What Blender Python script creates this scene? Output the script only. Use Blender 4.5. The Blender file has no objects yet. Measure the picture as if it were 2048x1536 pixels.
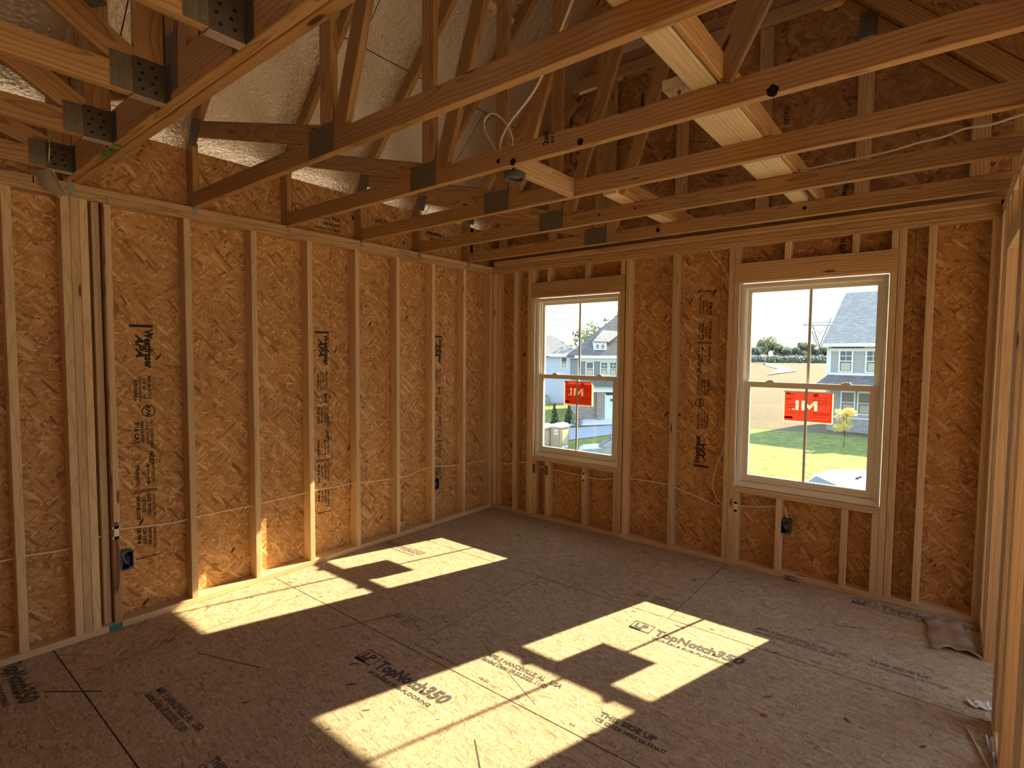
import bpy, bmesh, math, random
from mathutils import Vector, Matrix
random.seed(7)
SC = bpy.context.scene
COL = SC.collection
PI = math.pi
V = Vector
WM = {}                                  # world matrices of created objects (by name)

# ------------------------------------------------------------------ materials
def newmat(name):
    m = bpy.data.materials.new(name); m.use_nodes = True
    nt = m.node_tree; nt.nodes.clear()
    out = nt.nodes.new('ShaderNodeOutputMaterial')
    return m, nt, out
class NT:
    def __init__(s, nt): s.nt = nt
    def n(s, t, **kw):
        nd = s.nt.nodes.new(t)
        for k, v in kw.items():
            if k.startswith('i_'):
                key = k[2:]; key = int(key) if key.isdigit() else key.replace('_', ' ')
                nd.inputs[key].default_value = v
            else: setattr(nd, k, v)
        return nd
    def l(s, a, b): s.nt.links.new(a, b)
    def math(s, op, a, b=None, c=None):
        nd = s.n('ShaderNodeMath', operation=op)
        for i, x in enumerate((a, b, c)):
            if x is None: continue
            if isinstance(x, (int, float)): nd.inputs[i].default_value = x
            else: s.l(x, nd.inputs[i])
        return nd.outputs[0]
    def vmath(s, op, a, b=None):
        nd = s.n('ShaderNodeVectorMath', operation=op)
        for i, x in enumerate((a, b)):
            if x is None: continue
            if isinstance(x, (tuple, list)): nd.inputs[i].default_value = x
            else: s.l(x, nd.inputs[i])
        return nd.outputs[0]
    def mix(s, f, a, b, blend='MIX'):
        nd = s.n('ShaderNodeMix', data_type='RGBA', blend_type=blend)
        for i, x in ((0, f), (6, a), (7, b)):
            if isinstance(x, (int, float)): nd.inputs[i].default_value = x
            elif isinstance(x, (tuple, list)): nd.inputs[i].default_value = (*x[:3], 1)
            else: s.l(x, nd.inputs[i])
        return nd.outputs[2]
    def ramp(s, f, stops, interp='LINEAR'):
        nd = s.n('ShaderNodeValToRGB'); cr = nd.color_ramp; cr.interpolation = interp
        while len(cr.elements) < len(stops): cr.elements.new(0.5)
        for e, (p, c) in zip(cr.elements, stops):
            e.position = p; e.color = (*c[:3], 1) if isinstance(c, (tuple, list)) else (c, c, c, 1)
        s.l(f, nd.inputs[0]); return nd.outputs[0]
    def bsdf(s, out, color, rough=.7, metal=0, bump=None, bstr=.3, bdist=.002, spec=.3):
        b = s.n('ShaderNodeBsdfPrincipled')
        if isinstance(color, (tuple, list)): b.inputs['Base Color'].default_value = (*color[:3], 1)
        else: s.l(color, b.inputs['Base Color'])
        if isinstance(rough, (int, float)): b.inputs['Roughness'].default_value = rough
        else: s.l(rough, b.inputs['Roughness'])
        b.inputs['Metallic'].default_value = metal
        b.inputs['Specular IOR Level'].default_value = spec
        if bump is not None:
            bp = s.n('ShaderNodeBump'); bp.inputs['Strength'].default_value = bstr; bp.inputs['Distance'].default_value = bdist
            s.l(bump, bp.inputs['Height']); s.l(bp.outputs[0], b.inputs['Normal'])
        s.l(b.outputs[0], out.inputs[0]); return b

def m_plain(name, col, rough=.6, metal=0, noise=0.0, nscale=20, spec=.3, bump=0):
    m, nt, out = newmat(name); t = NT(nt)
    if noise or bump:
        tc = t.n('ShaderNodeTexCoord'); nz = t.n('ShaderNodeTexNoise', i_Scale=nscale, i_Detail=4.0)
        t.l(tc.outputs['Object'], nz.inputs['Vector'])
        c = t.mix(nz.outputs['Fac'], tuple(x*(1-noise) for x in col), tuple(min(1, x*(1+noise)) for x in col))
        t.bsdf(out, c, rough, metal, nz.outputs['Fac'] if bump else None, bump, .01, spec)
    else: t.bsdf(out, col, rough, metal, spec=spec)
    return m

def m_wood(name, light, mid, dark, ring=75, contrast=.55, knots=.5, tonevar=.16, rough=.62):
    """sawn lumber, length along local X, growth rings round an axis outside the board"""
    m, nt, out = newmat(name); t = NT(nt)
    tc = t.n('ShaderNodeTexCoord'); oi = t.n('ShaderNodeObjectInfo')
    rnd = oi.outputs['Random']
    off = t.n('ShaderNodeCombineXYZ')
    t.l(t.math('MULTIPLY', rnd, 37.0), off.inputs[0]); t.l(t.math('MULTIPLY', rnd, 11.3), off.inputs[1]); t.l(t.math('MULTIPLY', rnd, 5.7), off.inputs[2])
    P = t.vmath('ADD', tc.outputs['Object'], off.outputs[0])
    sp = t.n('ShaderNodeSeparateXYZ'); t.l(tc.outputs['Object'], sp.inputs[0])
    # slow wander of the pith along the length
    wv = t.vmath('MULTIPLY', P, (1.6, 0.0, 0.0))
    wn = t.n('ShaderNodeTexNoise', i_Scale=1.0, i_Detail=2.0, i_Roughness=.6); t.l(wv, wn.inputs['Vector'])
    wan = t.math('MULTIPLY', t.math('SUBTRACT', wn.outputs['Fac'], .5), .09)
    # knots swell the rings
    kv = t.vmath('MULTIPLY', P, (2.4, 11.0, 11.0))
    kn = t.n('ShaderNodeTexVoronoi', feature='F1', i_Scale=1.0, i_Randomness=1.0); t.l(kv, kn.inputs['Vector'])
    kd = kn.outputs['Distance']
    swell = t.math('MULTIPLY', t.math('POWER', t.math('SUBTRACT', 1.0, t.math('MINIMUM', kd, 1.0)), 3.0), .012)
    cy = t.math('ADD', t.math('SUBTRACT', sp.outputs[1], t.math('ADD', -.045, t.math('MULTIPLY', rnd, .06))), wan)
    cz = t.math('ADD', t.math('SUBTRACT', sp.outputs[2], t.math('MULTIPLY', t.math('SUBTRACT', t.math('FRACT', t.math('MULTIPLY', rnd, 7.31)), .5), .12)), t.math('MULTIPLY', wan, .6))
    r = t.math('SQRT', t.math('ADD', t.math('MULTIPLY', cy, cy), t.math('MULTIPLY', cz, cz)))
    r = t.math('ADD', r, swell)
    big = t.n('ShaderNodeTexNoise', i_Scale=1.0, i_Detail=3.0); t.l(t.vmath('MULTIPLY', P, (1.3, 9.0, 9.0)), big.inputs['Vector'])
    fn = t.n('ShaderNodeTexNoise', i_Scale=1.0, i_Detail=4.0, i_Roughness=.6)
    t.l(t.vmath('MULTIPLY', P, (4.0, 60.0, 60.0)), fn.inputs['Vector'])
    r = t.math('ADD', r, t.math('MULTIPLY', fn.outputs['Fac'], .0035))
    r = t.math('ADD', r, t.math('MULTIPLY', big.outputs['Fac'], .012)); saw = t.math('FRACT', t.math('MULTIPLY', r, float(ring)))
    g = t.ramp(saw, [(0, light), (.45, light), (.8, mid), (.95, dark), (1.0, light)])
    tone = t.math('ADD', 1-tonevar, t.math('MULTIPLY', t.math('FRACT', t.math('MULTIPLY', rnd, 3.77)), 2*tonevar))
    c = t.mix(contrast, light, g)
    fib = t.n('ShaderNodeTexNoise', i_Scale=1.0, i_Detail=5.0, i_Roughness=.7)
    t.l(t.vmath('MULTIPLY', P, (9.0, 260.0, 260.0)), fib.inputs['Vector'])
    c = t.mix(.35, c, t.ramp(fib.outputs['Fac'], [(.3, .35), (.7, 1.0)]), 'MULTIPLY')
    c = t.mix(.5, c, t.ramp(big.outputs['Fac'], [(.25, .62), (.65, 1.0)]), 'MULTIPLY')
    kc = t.ramp(kd, [(0, 1.0), (.07, 1.0), (.12, 0.0)])
    sel = t.math('GREATER_THAN', t.n('ShaderNodeSeparateColor').outputs[0], .5)
    sc = t.n('ShaderNodeSeparateColor'); t.l(kn.outputs['Color'], sc.inputs[0])
    sel = t.math('GREATER_THAN', sc.outputs[0], 1-knots)
    c = t.mix(t.math('MULTIPLY', kc, sel), c, (dark[0]*.35, dark[1]*.28, dark[2]*.25))
    cm = t.n('ShaderNodeCombineColor')
    for i in range(3): t.l(tone, cm.inputs[i])
    c = t.mix(1.0, c, cm.outputs[0], 'MULTIPLY')
    t.bsdf(out, c, rough, 0, fib.outputs['Fac'], .25, .0015, .25)
    return m

def m_osb(name, axes, cols, length=.062, width=.0115, rot0=0.0, dark=.5, contrast=1.0, rough=.65, spec=.25, oriented=False, fine=0.0):
    """oriented strand board: stacked layers of elongated flakes; axes = plane axes"""
    m, nt, out = newmat(name); t = NT(nt)
    geo = t.n('ShaderNodeNewGeometry'); oi = t.n('ShaderNodeObjectInfo')
    sp = t.n('ShaderNodeSeparateXYZ'); t.l(geo.outputs['Position'], sp.inputs[0])
    cb = t.n('ShaderNodeCombineXYZ')
    t.l(sp.outputs['xyz'.index(axes[0])], cb.inputs[0]); t.l(sp.outputs['xyz'.index(axes[1])], cb.inputs[1])
    rr = t.math('MULTIPLY', oi.outputs['Random'], 31.0)
    o2 = t.n('ShaderNodeCombineXYZ'); t.l(rr, o2.inputs[0]); t.l(rr, o2.inputs[1])
    uv = t.vmath('ADD', cb.outputs[0], o2.outputs[0])
    wz = t.n('ShaderNodeTexNoise', noise_dimensions='2D', i_Scale=14.0, i_Detail=2.0); t.l(uv, wz.inputs['Vector'])
    wv = t.vmath('MULTIPLY', t.vmath('SUBTRACT', wz.outputs['Color'], (.5, .5, .5)), (.008, .008, 0))
    uvw = t.vmath('ADD', uv, wv)
    angs = [10, 100, 55, 148, 28, 118, 78, 168, 42, 132] if not oriented else [0, 20, 165, 70, 8, 120, 172]
    col = None; hgt = None
    for i, a in enumerate(angs):
        mp = t.n('ShaderNodeMapping', vector_type='TEXTURE')
        mp.inputs['Rotation'].default_value = (0, 0, math.radians(a)+rot0)
        mp.inputs['Location'].default_value = (i*1.37, i*2.11, 0)
        k = 1.0 + .28*math.sin(i*2.3)
        mp.inputs['Scale'].default_value = (length*k, width*k, 1)
        t.l(uvw, mp.inputs['Vector'])
        vo = t.n('ShaderNodeTexVoronoi', voronoi_dimensions='2D', feature='F1', i_Scale=1.0, i_Randomness=1.0)
        t.l(mp.outputs[0], vo.inputs['Vector'])
        s = t.n('ShaderNodeSeparateColor'); t.l(vo.outputs['Color'], s.inputs[0])
        cc = t.ramp(s.outputs[1], [(0, cols[0]), (.10, cols[1]), (.45, cols[2]), (.8, cols[3]), (1, cols[4])])
        if col is None: col, hgt = cc, s.outputs[1]
        else:
            mk = t.math('GREATER_THAN', s.outputs[0], .70)
            col = t.mix(mk, col, cc)
            mh = t.n('ShaderNodeMix', data_type='FLOAT'); t.l(mk, mh.inputs[0]); t.l(hgt, mh.inputs[2]); t.l(s.outputs[1], mh.inputs[3]); hgt = mh.outputs[0]
    fn = t.n('ShaderNodeTexNoise', noise_dimensions='2D', i_Scale=160.0, i_Detail=3.0); t.l(uvw, fn.inputs['Vector'])
    col = t.mix(.45, col, t.ramp(fn.outputs['Fac'], [(.3, .45), (.65, 1.0)]), 'MULTIPLY')
    bg = t.n('ShaderNodeTexNoise', noise_dimensions='2D', i_Scale=2.2, i_Detail=3.0); t.l(uv, bg.inputs['Vector'])
    col = t.mix(.4, col, t.ramp(bg.outputs['Fac'], [(.3, .68), (.7, 1.0)]), 'MULTIPLY')
    # sparse bark flecks
    mp = t.n('ShaderNodeMapping', vector_type='TEXTURE'); mp.inputs['Scale'].default_value = (.042, .016, 1); mp.inputs['Rotation'].default_value = (0, 0, .9)
    t.l(uvw, mp.inputs['Vector'])
    vk = t.n('ShaderNodeTexVoronoi', voronoi_dimensions='2D', i_Scale=.55); t.l(mp.outputs[0], vk.inputs['Vector'])
    sk = t.n('ShaderNodeSeparateColor'); t.l(vk.outputs['Color'], sk.inputs[0])
    kk = t.math('MULTIPLY', t.math('GREATER_THAN', sk.outputs[0], 1-.022*dark), t.math('LESS_THAN', vk.outputs['Distance'], t.math('MULTIPLY', sk.outputs[1], .38)))
    col = t.mix(kk, col, (cols[0][0]*.3, cols[0][1]*.25, cols[0][2]*.25))
    if contrast < 1: col = t.mix(1-contrast, col, cols[2])
    t.bsdf(out, col, rough, 0, hgt, .35, .0012, spec)
    return m

M = {}
M['stud'] = m_wood('spruce_stud', (.82, .60, .35), (.70, .46, .24), (.50, .29, .13), ring=70, contrast=.45, knots=.55)
M['studdark'] = m_wood('spruce_stud_with_bark', (.50, .30, .17), (.33, .17, .09), (.10, .05, .03), ring=40, contrast=.9, knots=.6)
M['pine'] = m_wood('yellow_pine_truss', (.58, .345, .145), (.46, .245, .09), (.22, .10, .035), ring=62, contrast=.68, knots=.45)
M['dkpine'] = m_wood('shaded_pine', (.42, .25, .11), (.35, .19, .075), (.2, .1, .04), ring=50, contrast=.5, knots=.3)  # darker pine copy; the brace's shade is put into its colour
M['pine2'] = m_wood('pine_header', (.72, .48, .25), (.58, .35, .16), (.38, .20, .08), ring=55, contrast=.75, knots=.35)
M['pale'] = m_wood('pale_brace_board', (.88, .72, .44), (.78, .58, .31), (.5, .33, .15), ring=50, contrast=.5, knots=.6)
wallc = [(.32, .15, .055), (.50, .25, .09), (.64, .345, .125), (.72, .42, .17), (.88, .61, .31)]
M['osb_l'] = m_osb('osb_sheathing_left', 'yz', wallc)
M['osb_r'] = m_osb('osb_sheathing_window_wall', 'xz', wallc)
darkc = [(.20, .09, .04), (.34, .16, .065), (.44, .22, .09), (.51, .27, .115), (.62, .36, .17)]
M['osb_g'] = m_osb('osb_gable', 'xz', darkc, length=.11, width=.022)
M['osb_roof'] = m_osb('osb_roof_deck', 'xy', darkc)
M['osb_h'] = m_osb('osb_header_underside', 'xy', [(.4, .25, .12), (.5, .33, .16), (.62, .43, .22), (.7, .5, .28), (.75, .55, .32)])
flc = [(.20, .145, .09), (.38, .29, .19), (.50, .395, .27), (.57, .46, .325), (.74, .62, .45)]
M['osb_f'] = m_osb('osb_subfloor', 'xy', flc, length=.032, width=.006, oriented=True, dark=.35, contrast=.8, rough=.75, spec=.15)
M['osb_f2'] = m_osb('osb_subfloor_rough_face', 'xy', [(.28, .18, .09), (.45, .32, .18), (.56, .42, .26), (.62, .48, .31), (.74, .60, .42)], rough=.7)
M['seam'] = m_plain('dark_gap', (.05, .022, .015), .9)
M['ink'] = m_plain('black_ink', (.035, .025, .018), .8)
M['inkf'] = m_plain('faded_floor_ink', (.085, .075, .068), .8)
M['inkf2'] = m_plain('very_faded_floor_ink', (.20, .165, .13), .8)
M['plate'] = m_plain('gang_plate', (.19, .165, .125), .5, .35, .35, 60)
M['steel'] = m_plain('galvanised_steel', (.62, .61, .56), .38, .8, .3, 50)
M['steeld'] = m_plain('hanger_steel', (.11, .09, .07), .6, .35, .3, 40)
M['tie'] = m_plain('dull_galvanised', (.34, .32, .27), .5, .5, .3, 60)
M['hole'] = m_plain('shadowed_hole', (.01, .008, .006), .9)
M['vinyl'] = m_plain('cream_vinyl', (.80, .76, .66), .35, 0, spec=.5)
M['muntin'] = m_plain('grille_bar', (.62, .60, .56), .4)
M['wrap'] = m_plain('white_flashing', (.72, .66, .60), .55, 0, .15, 14, bump=.3)
M['plastic'] = m_plain('plastic_scrap', (.42, .33, .24), .35, 0, .2, 12, bump=.6)
M['cable'] = m_plain('white_cable', (.78, .70, .58), .45)
M['boxblue'] = m_plain('blue_box', (.012, .025, .05), .35, spec=.5)
M['boxrim'] = m_plain('blue_box_rim', (.06, .13, .2), .35)
M['wire'] = m_plain('bare_wire', (.55, .6, .62), .4)
M['round'] = m_plain('grey_round_box', (.10, .10, .09), .5)
M['tag'] = m_plain('paper_tag', (.62, .57, .47), .7, 0, .1, 30)
M['tagred'] = m_plain('tag_print', (.33, .1, .06), .8)
M['green'] = m_plain('green_paint', (.08, .25, .05), .7)
M['cyanpaint'] = m_plain('teal_paint', (.05, .2, .2), .7)
def m_foil():
    m, nt, out = newmat('radiant_foil'); t = NT(nt)
    geo = t.n('ShaderNodeNewGeometry')
    n1 = t.n('ShaderNodeTexNoise', i_Scale=9.0, i_Detail=5.0, i_Roughness=.65, i_Distortion=1.2); t.l(geo.outputs['Position'], n1.inputs['Vector'])
    n2 = t.n('ShaderNodeTexNoise', i_Scale=55.0, i_Detail=4.0, i_Roughness=.7, i_Distortion=.8); t.l(geo.outputs['Position'], n2.inputs['Vector'])
    n3 = t.n('ShaderNodeTexVoronoi', feature='F1', i_Scale=6.0); t.l(geo.outputs['Position'], n3.inputs['Vector'])
    n4 = t.n('ShaderNodeTexNoise', i_Scale=1.0, i_Detail=3.0, i_Distortion=2.5); t.l(t.vmath('MULTIPLY', geo.outputs['Position'], (30.0, 7.0, 30.0)), n4.inputs['Vector'])
    h = t.math('ADD', t.math('MULTIPLY', n1.outputs['Fac'], .30), t.math('MULTIPLY', n2.outputs['Fac'], .42))
    h = t.math('ADD', h, t.math('MULTIPLY', n4.outputs['Fac'], .18))
    c = t.mix(n2.outputs['Fac'], (.56, .47, .37), (.86, .77, .64))
    t.bsdf(out, c, t.math('ADD', .22, t.math('MULTIPLY', n1.outputs['Fac'], .16)), 1.0, h, .8, .016)
    return m
M['foil'] = m_foil()
def m_glass():
    m, nt, out = newmat('window_glass'); t = NT(nt)
    tr = t.n('ShaderNodeBsdfTransparent'); tr.inputs[0].default_value = (.95, .97, .96, 1)
    gl = t.n('ShaderNodeBsdfGlossy'); gl.inputs['Roughness'].default_value = .02
    fr = t.n('ShaderNodeFresnel', i_IOR=1.45); mx = t.n('ShaderNodeMixShader')
    t.l(t.math('MULTIPLY', fr.outputs[0], .6), mx.inputs[0]); t.l(tr.outputs[0], mx.inputs[1]); t.l(gl.outputs[0], mx.inputs[2]); t.l(mx.outputs[0], out.inputs[0])
    return m
M['glass'] = m_glass()
def m_translucent(name, col, f=.6):
    m, nt, out = newmat(name); t = NT(nt)
    a = t.n('ShaderNodeBsdfDiffuse'); a.inputs[0].default_value = (*col, 1)
    b = t.n('ShaderNodeBsdfTranslucent'); b.inputs[0].default_value = (*col, 1)
    mx = t.n('ShaderNodeMixShader', i_0=f); t.l(a.outputs[0], mx.inputs[1]); t.l(b.outputs[0], mx.inputs[2]); t.l(mx.outputs[0], out.inputs[0])
    return m
M['sred'] = m_translucent('sticker_red', (.80, .10, .07), .6)
M['sredd'] = m_translucent('sticker_dark_print', (.25, .015, .01), .5)
M['swhite'] = m_translucent('sticker_white', (.85, .75, .65), .6)
M['sblack'] = m_plain('sticker_black', (.02, .01, .01), .6)

# ------------------------------------------------------------------ object helpers
def link(o, mw=None, parent=None):
    COL.objects.link(o)
    mw = mw if mw is not None else Matrix.Identity(4)
    if parent is not None:
        o.parent = parent; o.matrix_basis = WM[parent.name].inverted() @ mw
    else: o.matrix_basis = mw
    WM[o.name] = mw.copy()
    return o
def obj(name, me, mat, parent=None, mw=None):
    o = bpy.data.objects.new(name, me)
    if mat is not None and not me.materials:
        for x in (mat if isinstance(mat, (list, tuple)) else [mat]): me.materials.append(x)
    return link(o, mw, parent)
def tag(o, label=None, cat=None, group=None, kind=None):
    if label: o['label'] = label
    if cat: o['category'] = cat
    if group: o['group'] = group
    if kind: o['kind'] = kind
    return o
def root(name, loc, label=None, cat=None, group=None, kind=None, rz=0):
    o = bpy.data.objects.new(name, None); o.empty_display_size = .1
    link(o, Matrix.Translation(V(loc)) @ Matrix.Rotation(rz, 4, 'Z'))
    return tag(o, label, cat, group, kind)
def mesh_from(verts, faces, name='m'):
    me = bpy.data.meshes.new(name); me.from_pydata([tuple(v) for v in verts], [], faces); me.update(); return me
def smooth(me, ang=40):
    for p in me.polygons: p.use_smooth = True
    return me
class MB:
    """collects shapes into one mesh"""
    def __init__(s): s.v = []; s.f = []; s.mi = []
    def add(s, vs, fs, mi=0):
        b = len(s.v); s.v += [tuple(v) for v in vs]; s.f += [tuple(i+b for i in f) for f in fs]; s.mi += [mi]*len(fs); return s
    def box(s, a, b, mi=0, M4=None):
        x0, y0, z0 = a; x1, y1, z1 = b
        vs = [V(p) for p in ((x0,y0,z0),(x1,y0,z0),(x1,y1,z0),(x0,y1,z0),(x0,y0,z1),(x1,y0,z1),(x1,y1,z1),(x0,y1,z1))]
        if M4 is not None: vs = [M4 @ v for v in vs]
        return s.add(vs, [(0,3,2,1),(4,5,6,7),(0,1,5,4),(1,2,6,5),(2,3,7,6),(3,0,4,7)], mi)
    def quad(s, *p, mi=0): return s.add([V(q) for q in p], [tuple(range(len(p)))], mi)
    def tube(s, pts, r, n=8, mi=0, cap=True):
        pts = [V(p) for p in pts]; rings = []
        for i, p in enumerate(pts):
            t = (pts[min(i+1, len(pts)-1)]-pts[max(i-1, 0)]).normalized()
            u = t.cross(V((0, 0, 1)));
            if u.length < .05: u = t.cross(V((1, 0, 0)))
            u.normalize(); w = t.cross(u)
            rr = r[i] if isinstance(r, (list, tuple)) else r
            rings.append([p+(u*math.cos(2*PI*k/n)+w*math.sin(2*PI*k/n))*rr for k in range(n)])
        vs = [v for rg in rings for v in rg]; fs = []
        for i in range(len(pts)-1):
            for k in range(n): fs.append((i*n+k, i*n+(k+1) % n, (i+1)*n+(k+1) % n, (i+1)*n+k))
        if cap: fs.append(tuple(range(n))[::-1]); fs.append(tuple((len(pts)-1)*n+k for k in range(n)))
        return s.add(vs, fs, mi)
    def mesh(s, mats=None, sm=False):
        me = mesh_from(s.v, s.f)
        if mats:
            for m in mats: me.materials.append(m)
            me.polygons.foreach_set('material_index', s.mi)
        if sm: smooth(me)
        return me
def beam_mesh(L, w, t, ch=.0025):
    """length L along x from 0, w along z, t along y, eased edges"""
    y, z = t/2, w/2
    prof = [(-y+ch,-z),(y-ch,-z),(y,-z+ch),(y,z-ch),(y-ch,z),(-y+ch,z),(-y,z-ch),(-y,-z+ch)]
    n = 8; vs = [(0, a, b) for a, b in prof]+[(L, a, b) for a, b in prof]
    fs = [(k, (k+1) % n, n+(k+1) % n, n+k) for k in range(n)]+[tuple(range(n))[::-1], tuple(range(n, 2*n))]
    return mesh_from(vs, fs)
def board(name, a, b, w, t, wdir, mat, parent=None, ch=.0025):
    """beam from a to b; w measured along wdir, t across it"""
    a, b = V(a), V(b); X = (b-a); L = X.length; X.normalize()
    Z = V(wdir); Z = (Z-X*Z.dot(X)).normalized(); Y = Z.cross(X)
    mw = Matrix(((X.x, Y.x, Z.x, a.x), (X.y, Y.y, Z.y, a.y), (X.z, Y.z, Z.z, a.z), (0, 0, 0, 1)))
    return obj(name, beam_mesh(L, w, t, ch), mat, parent, mw)
def bar(name, lo, hi, mat, parent=None):
    """axis-aligned lumber given by its corners; grain along the longest side"""
    lo, hi = V(lo), V(hi); d = hi-lo; c = (lo+hi)/2
    ax = max(range(3), key=lambda i: d[i]); oth = [i for i in range(3) if i != ax]
    wd = max(oth, key=lambda i: d[i]); td = [i for i in oth if i != wd][0]
    a = c.copy(); b = c.copy(); a[ax] = lo[ax]; b[ax] = hi[ax]
    w = [0, 0, 0]; w[wd] = 1
    return board(name, a, b, d[wd], d[td], w, mat, parent)
def text_mesh(items, mat_unused=None):
    """items: (text, x, y, size, shear, xscale) -> mesh in the XY plane, or ('rect', x0,y0,x1,y1) / ('ring', cx, cy, r, w)"""
    mb = MB()
    for it in items:
        if it[0] == 'rect':
            _, x0, y0, x1, y1 = it; mb.quad((x0, y0, 0), (x1, y0, 0), (x1, y1, 0), (x0, y1, 0)); continue
        if it[0] == 'poly':
            mb.quad(*[(p[0], p[1], 0) for p in it[1]]); continue
        if it[0] == 'ring':
            _, cx, cy, r, w = it; n = 20
            for k in range(n):
                a0, a1 = 2*PI*k/n, 2*PI*(k+.8)/n
                mb.quad(*[(cx+q*math.cos(a), cy+q*math.sin(a), 0) for q, a in ((r, a0), (r+w, a0), (r+w, a1), (r, a1))])
            continue
        txt, x, y, size, shear, xs = (list(it)+[0, 1])[:6]
        cu = bpy.data.curves.new('t', 'FONT'); cu.body = txt; cu.size = size; cu.shear = shear; cu.resolution_u = 2
        cu.offset = size*(.045 if len(txt) < 13 else .03)
        o = bpy.data.objects.new('t', cu); COL.objects.link(o)
        dg = bpy.context.evaluated_depsgraph_get(); dg.update()
        me = bpy.data.meshes.new_from_object(o.evaluated_get(dg))
        if me is not None:
            mb.add([(v.co.x*xs+x, v.co.y+y, 0) for v in me.vertices], [tuple(p.vertices) for p in me.polygons])
            bpy.data.meshes.remove(me)
        bpy.data.objects.remove(o); bpy.data.curves.remove(cu)
    return mb.mesh()
def stamp(name, items, org, ex, ey, mat, parent=None):
    me = text_mesh(items); ex = V(ex); ey = V(ey); ez = ex.cross(ey)
    mw = Matrix(((ex.x, ey.x, ez.x, org[0]), (ex.y, ey.y, ez.y, org[1]), (ex.z, ey.z, ez.z, org[2]), (0, 0, 0, 1)))
    return obj(name, me, mat, parent, mw)

T = .038; D = .089
ZT = 2.396; ZP = 2.472                     # underside and top of the double top plate
W = 3.85                                   # room width
CAM = V((3.63295, -4.20826, 1.58679))

# ------------------------------------------------------------------ floor
FL = root('floor', (0, 0, 0), kind='structure')
base = MB().box((-.15, -7.6, -.06), (7.4, .12, -.0205)).box((7.4, -7.6, -.06), (12, .12, -.0205)); obj('subfloor_joint', base.mesh(), M['seam'], FL)
rows = [(0.0, -1.12, [2.38, 4.8]), (-1.12, -2.33, [1.425, 3.86, 6.3]), (-2.33, -3.545, [.395, 2.83, 5.27]), (-3.545, -4.76, [1.8, 4.24]), (-4.76, -5.98, [.6, 3.05, 5.5]), (-5.98, -7.6, [2, 4.4])]
g = .0035
for i in range(3): obj('subfloor_panel', MB().box((7.4+g, .12-(i+1)*2.57+g, -.02), (12, .12-i*2.57-g, 0)).mesh(), M['osb_f'], FL)  # unseen floor next door, widened to bounce sunlight into the room
for ri, (y1, y0, xs) in enumerate(rows):
    ed = [-.1]+xs+[7.4]
    for a, b in zip(ed[:-1], ed[1:]):
        yt = y1-g if ri else .1
        mat = M['osb_f2'] if (ri == 2 and a < 0) else M['osb_f']
        obj('subfloor_panel', MB().box((a+g, y0+g, -.02), (b-g, yt, 0)).mesh(), mat, FL)
EZ = .0012
def fl_text(items, x, y, ang=0, mat='inkf', name='printed_logo'):
    c, s = math.cos(ang), math.sin(ang)
    return stamp(name, items, (x, y, EZ), (c, s, 0), (-s, c, 0), M[mat], FL)
logo = [('rect', 0, 0, .125, .010), ('rect', 0, .0, .006, .10), ('rect', 0, .094, .125, .10), ('rect', .119, 0, .125, .10), ('rect', .0, .0, .07, .026),
        ('LP', .018, .030, .072, 0, 1.05), ('TopNotch', .150, .012, .098, 0, .82), ('350', .480, .012, .098, .25, .98),
        ('DURABLE SUB-FLOORING', .16, -.038, .030, 0, 1.25)]
fl_text(logo, 1.285, -2.575, .02)
fl_text(logo, 2.245, -1.365, .0)
fl_text(logo, -.17, -3.752, -.02)
fl_text(logo, -.17, -1.40, .0, 'inkf2')
fl_text(logo, 3.22, -.145, .0, 'inkf2')
yr = [('rect', 0, 0, .29, .004), ('rect', 0, .108, .29, .112), ('rect', 0, 0, .004, .112), ('rect', .286, 0, .29, .112), ('50', .012, .028, .075, .2, 1), ('YEAR', .12, .066, .032, 0, 1), ('LIMITED WARRANTY', .12, .044, .016, 0, 1), ('DURABLE SUB-FLOOR', .12, .022, .016, 0, 1)]
fl_text(yr, 1.05, -2.19, .0, 'inkf2')
fl_text(yr, 2.07, -.98, .0, 'inkf2')
mill = [('MFE: S HANCEVILLE, AL   USA', 0, .045, .045, 0, .78), ('Sanded Date: 09.20.2025, 11:03', 0, 0, .045, 0, .70)]
fl_text(mill, .80, -3.375, .02)
fl_text(mill, 1.805, -2.165, .02)
fl_text(mill, 2.83, -.955, -.0, 'inkf2')
side = [('THIS SIDE UP', 0, .04, .045, 0, 1), ('CE COTE VERS LE HAUT', 0, 0, .03, 0, 1)]
fl_text(side, 2.50, -2.20, .0); fl_text(side, 1.46, -3.40, .0); fl_text(side, 3.38, -.93, 0, 'inkf2')
for (ya, xa, xb) in ((-2.33, .5, 3.7), (-1.12, 1.5, 3.8), (-3.545, .5, 2.6)):
    x = xa
    while x < xb:
        fl_text([(random.choice(['24', '19.2', '16', '12', 'x4', '48-24', '23/32']), 0, 0, .022, 0, 1.2)], x, ya+random.choice((.035, -.055)), 0, 'inkf2', 'span_mark')
        x += random.uniform(.13, .3)
fl_text([('SPACE 1/8 INCH ALL AROUND', 0, 0, .02, 0, 1.2)], 1.44, -2.29, 0, 'inkf2', 'span_mark')
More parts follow.
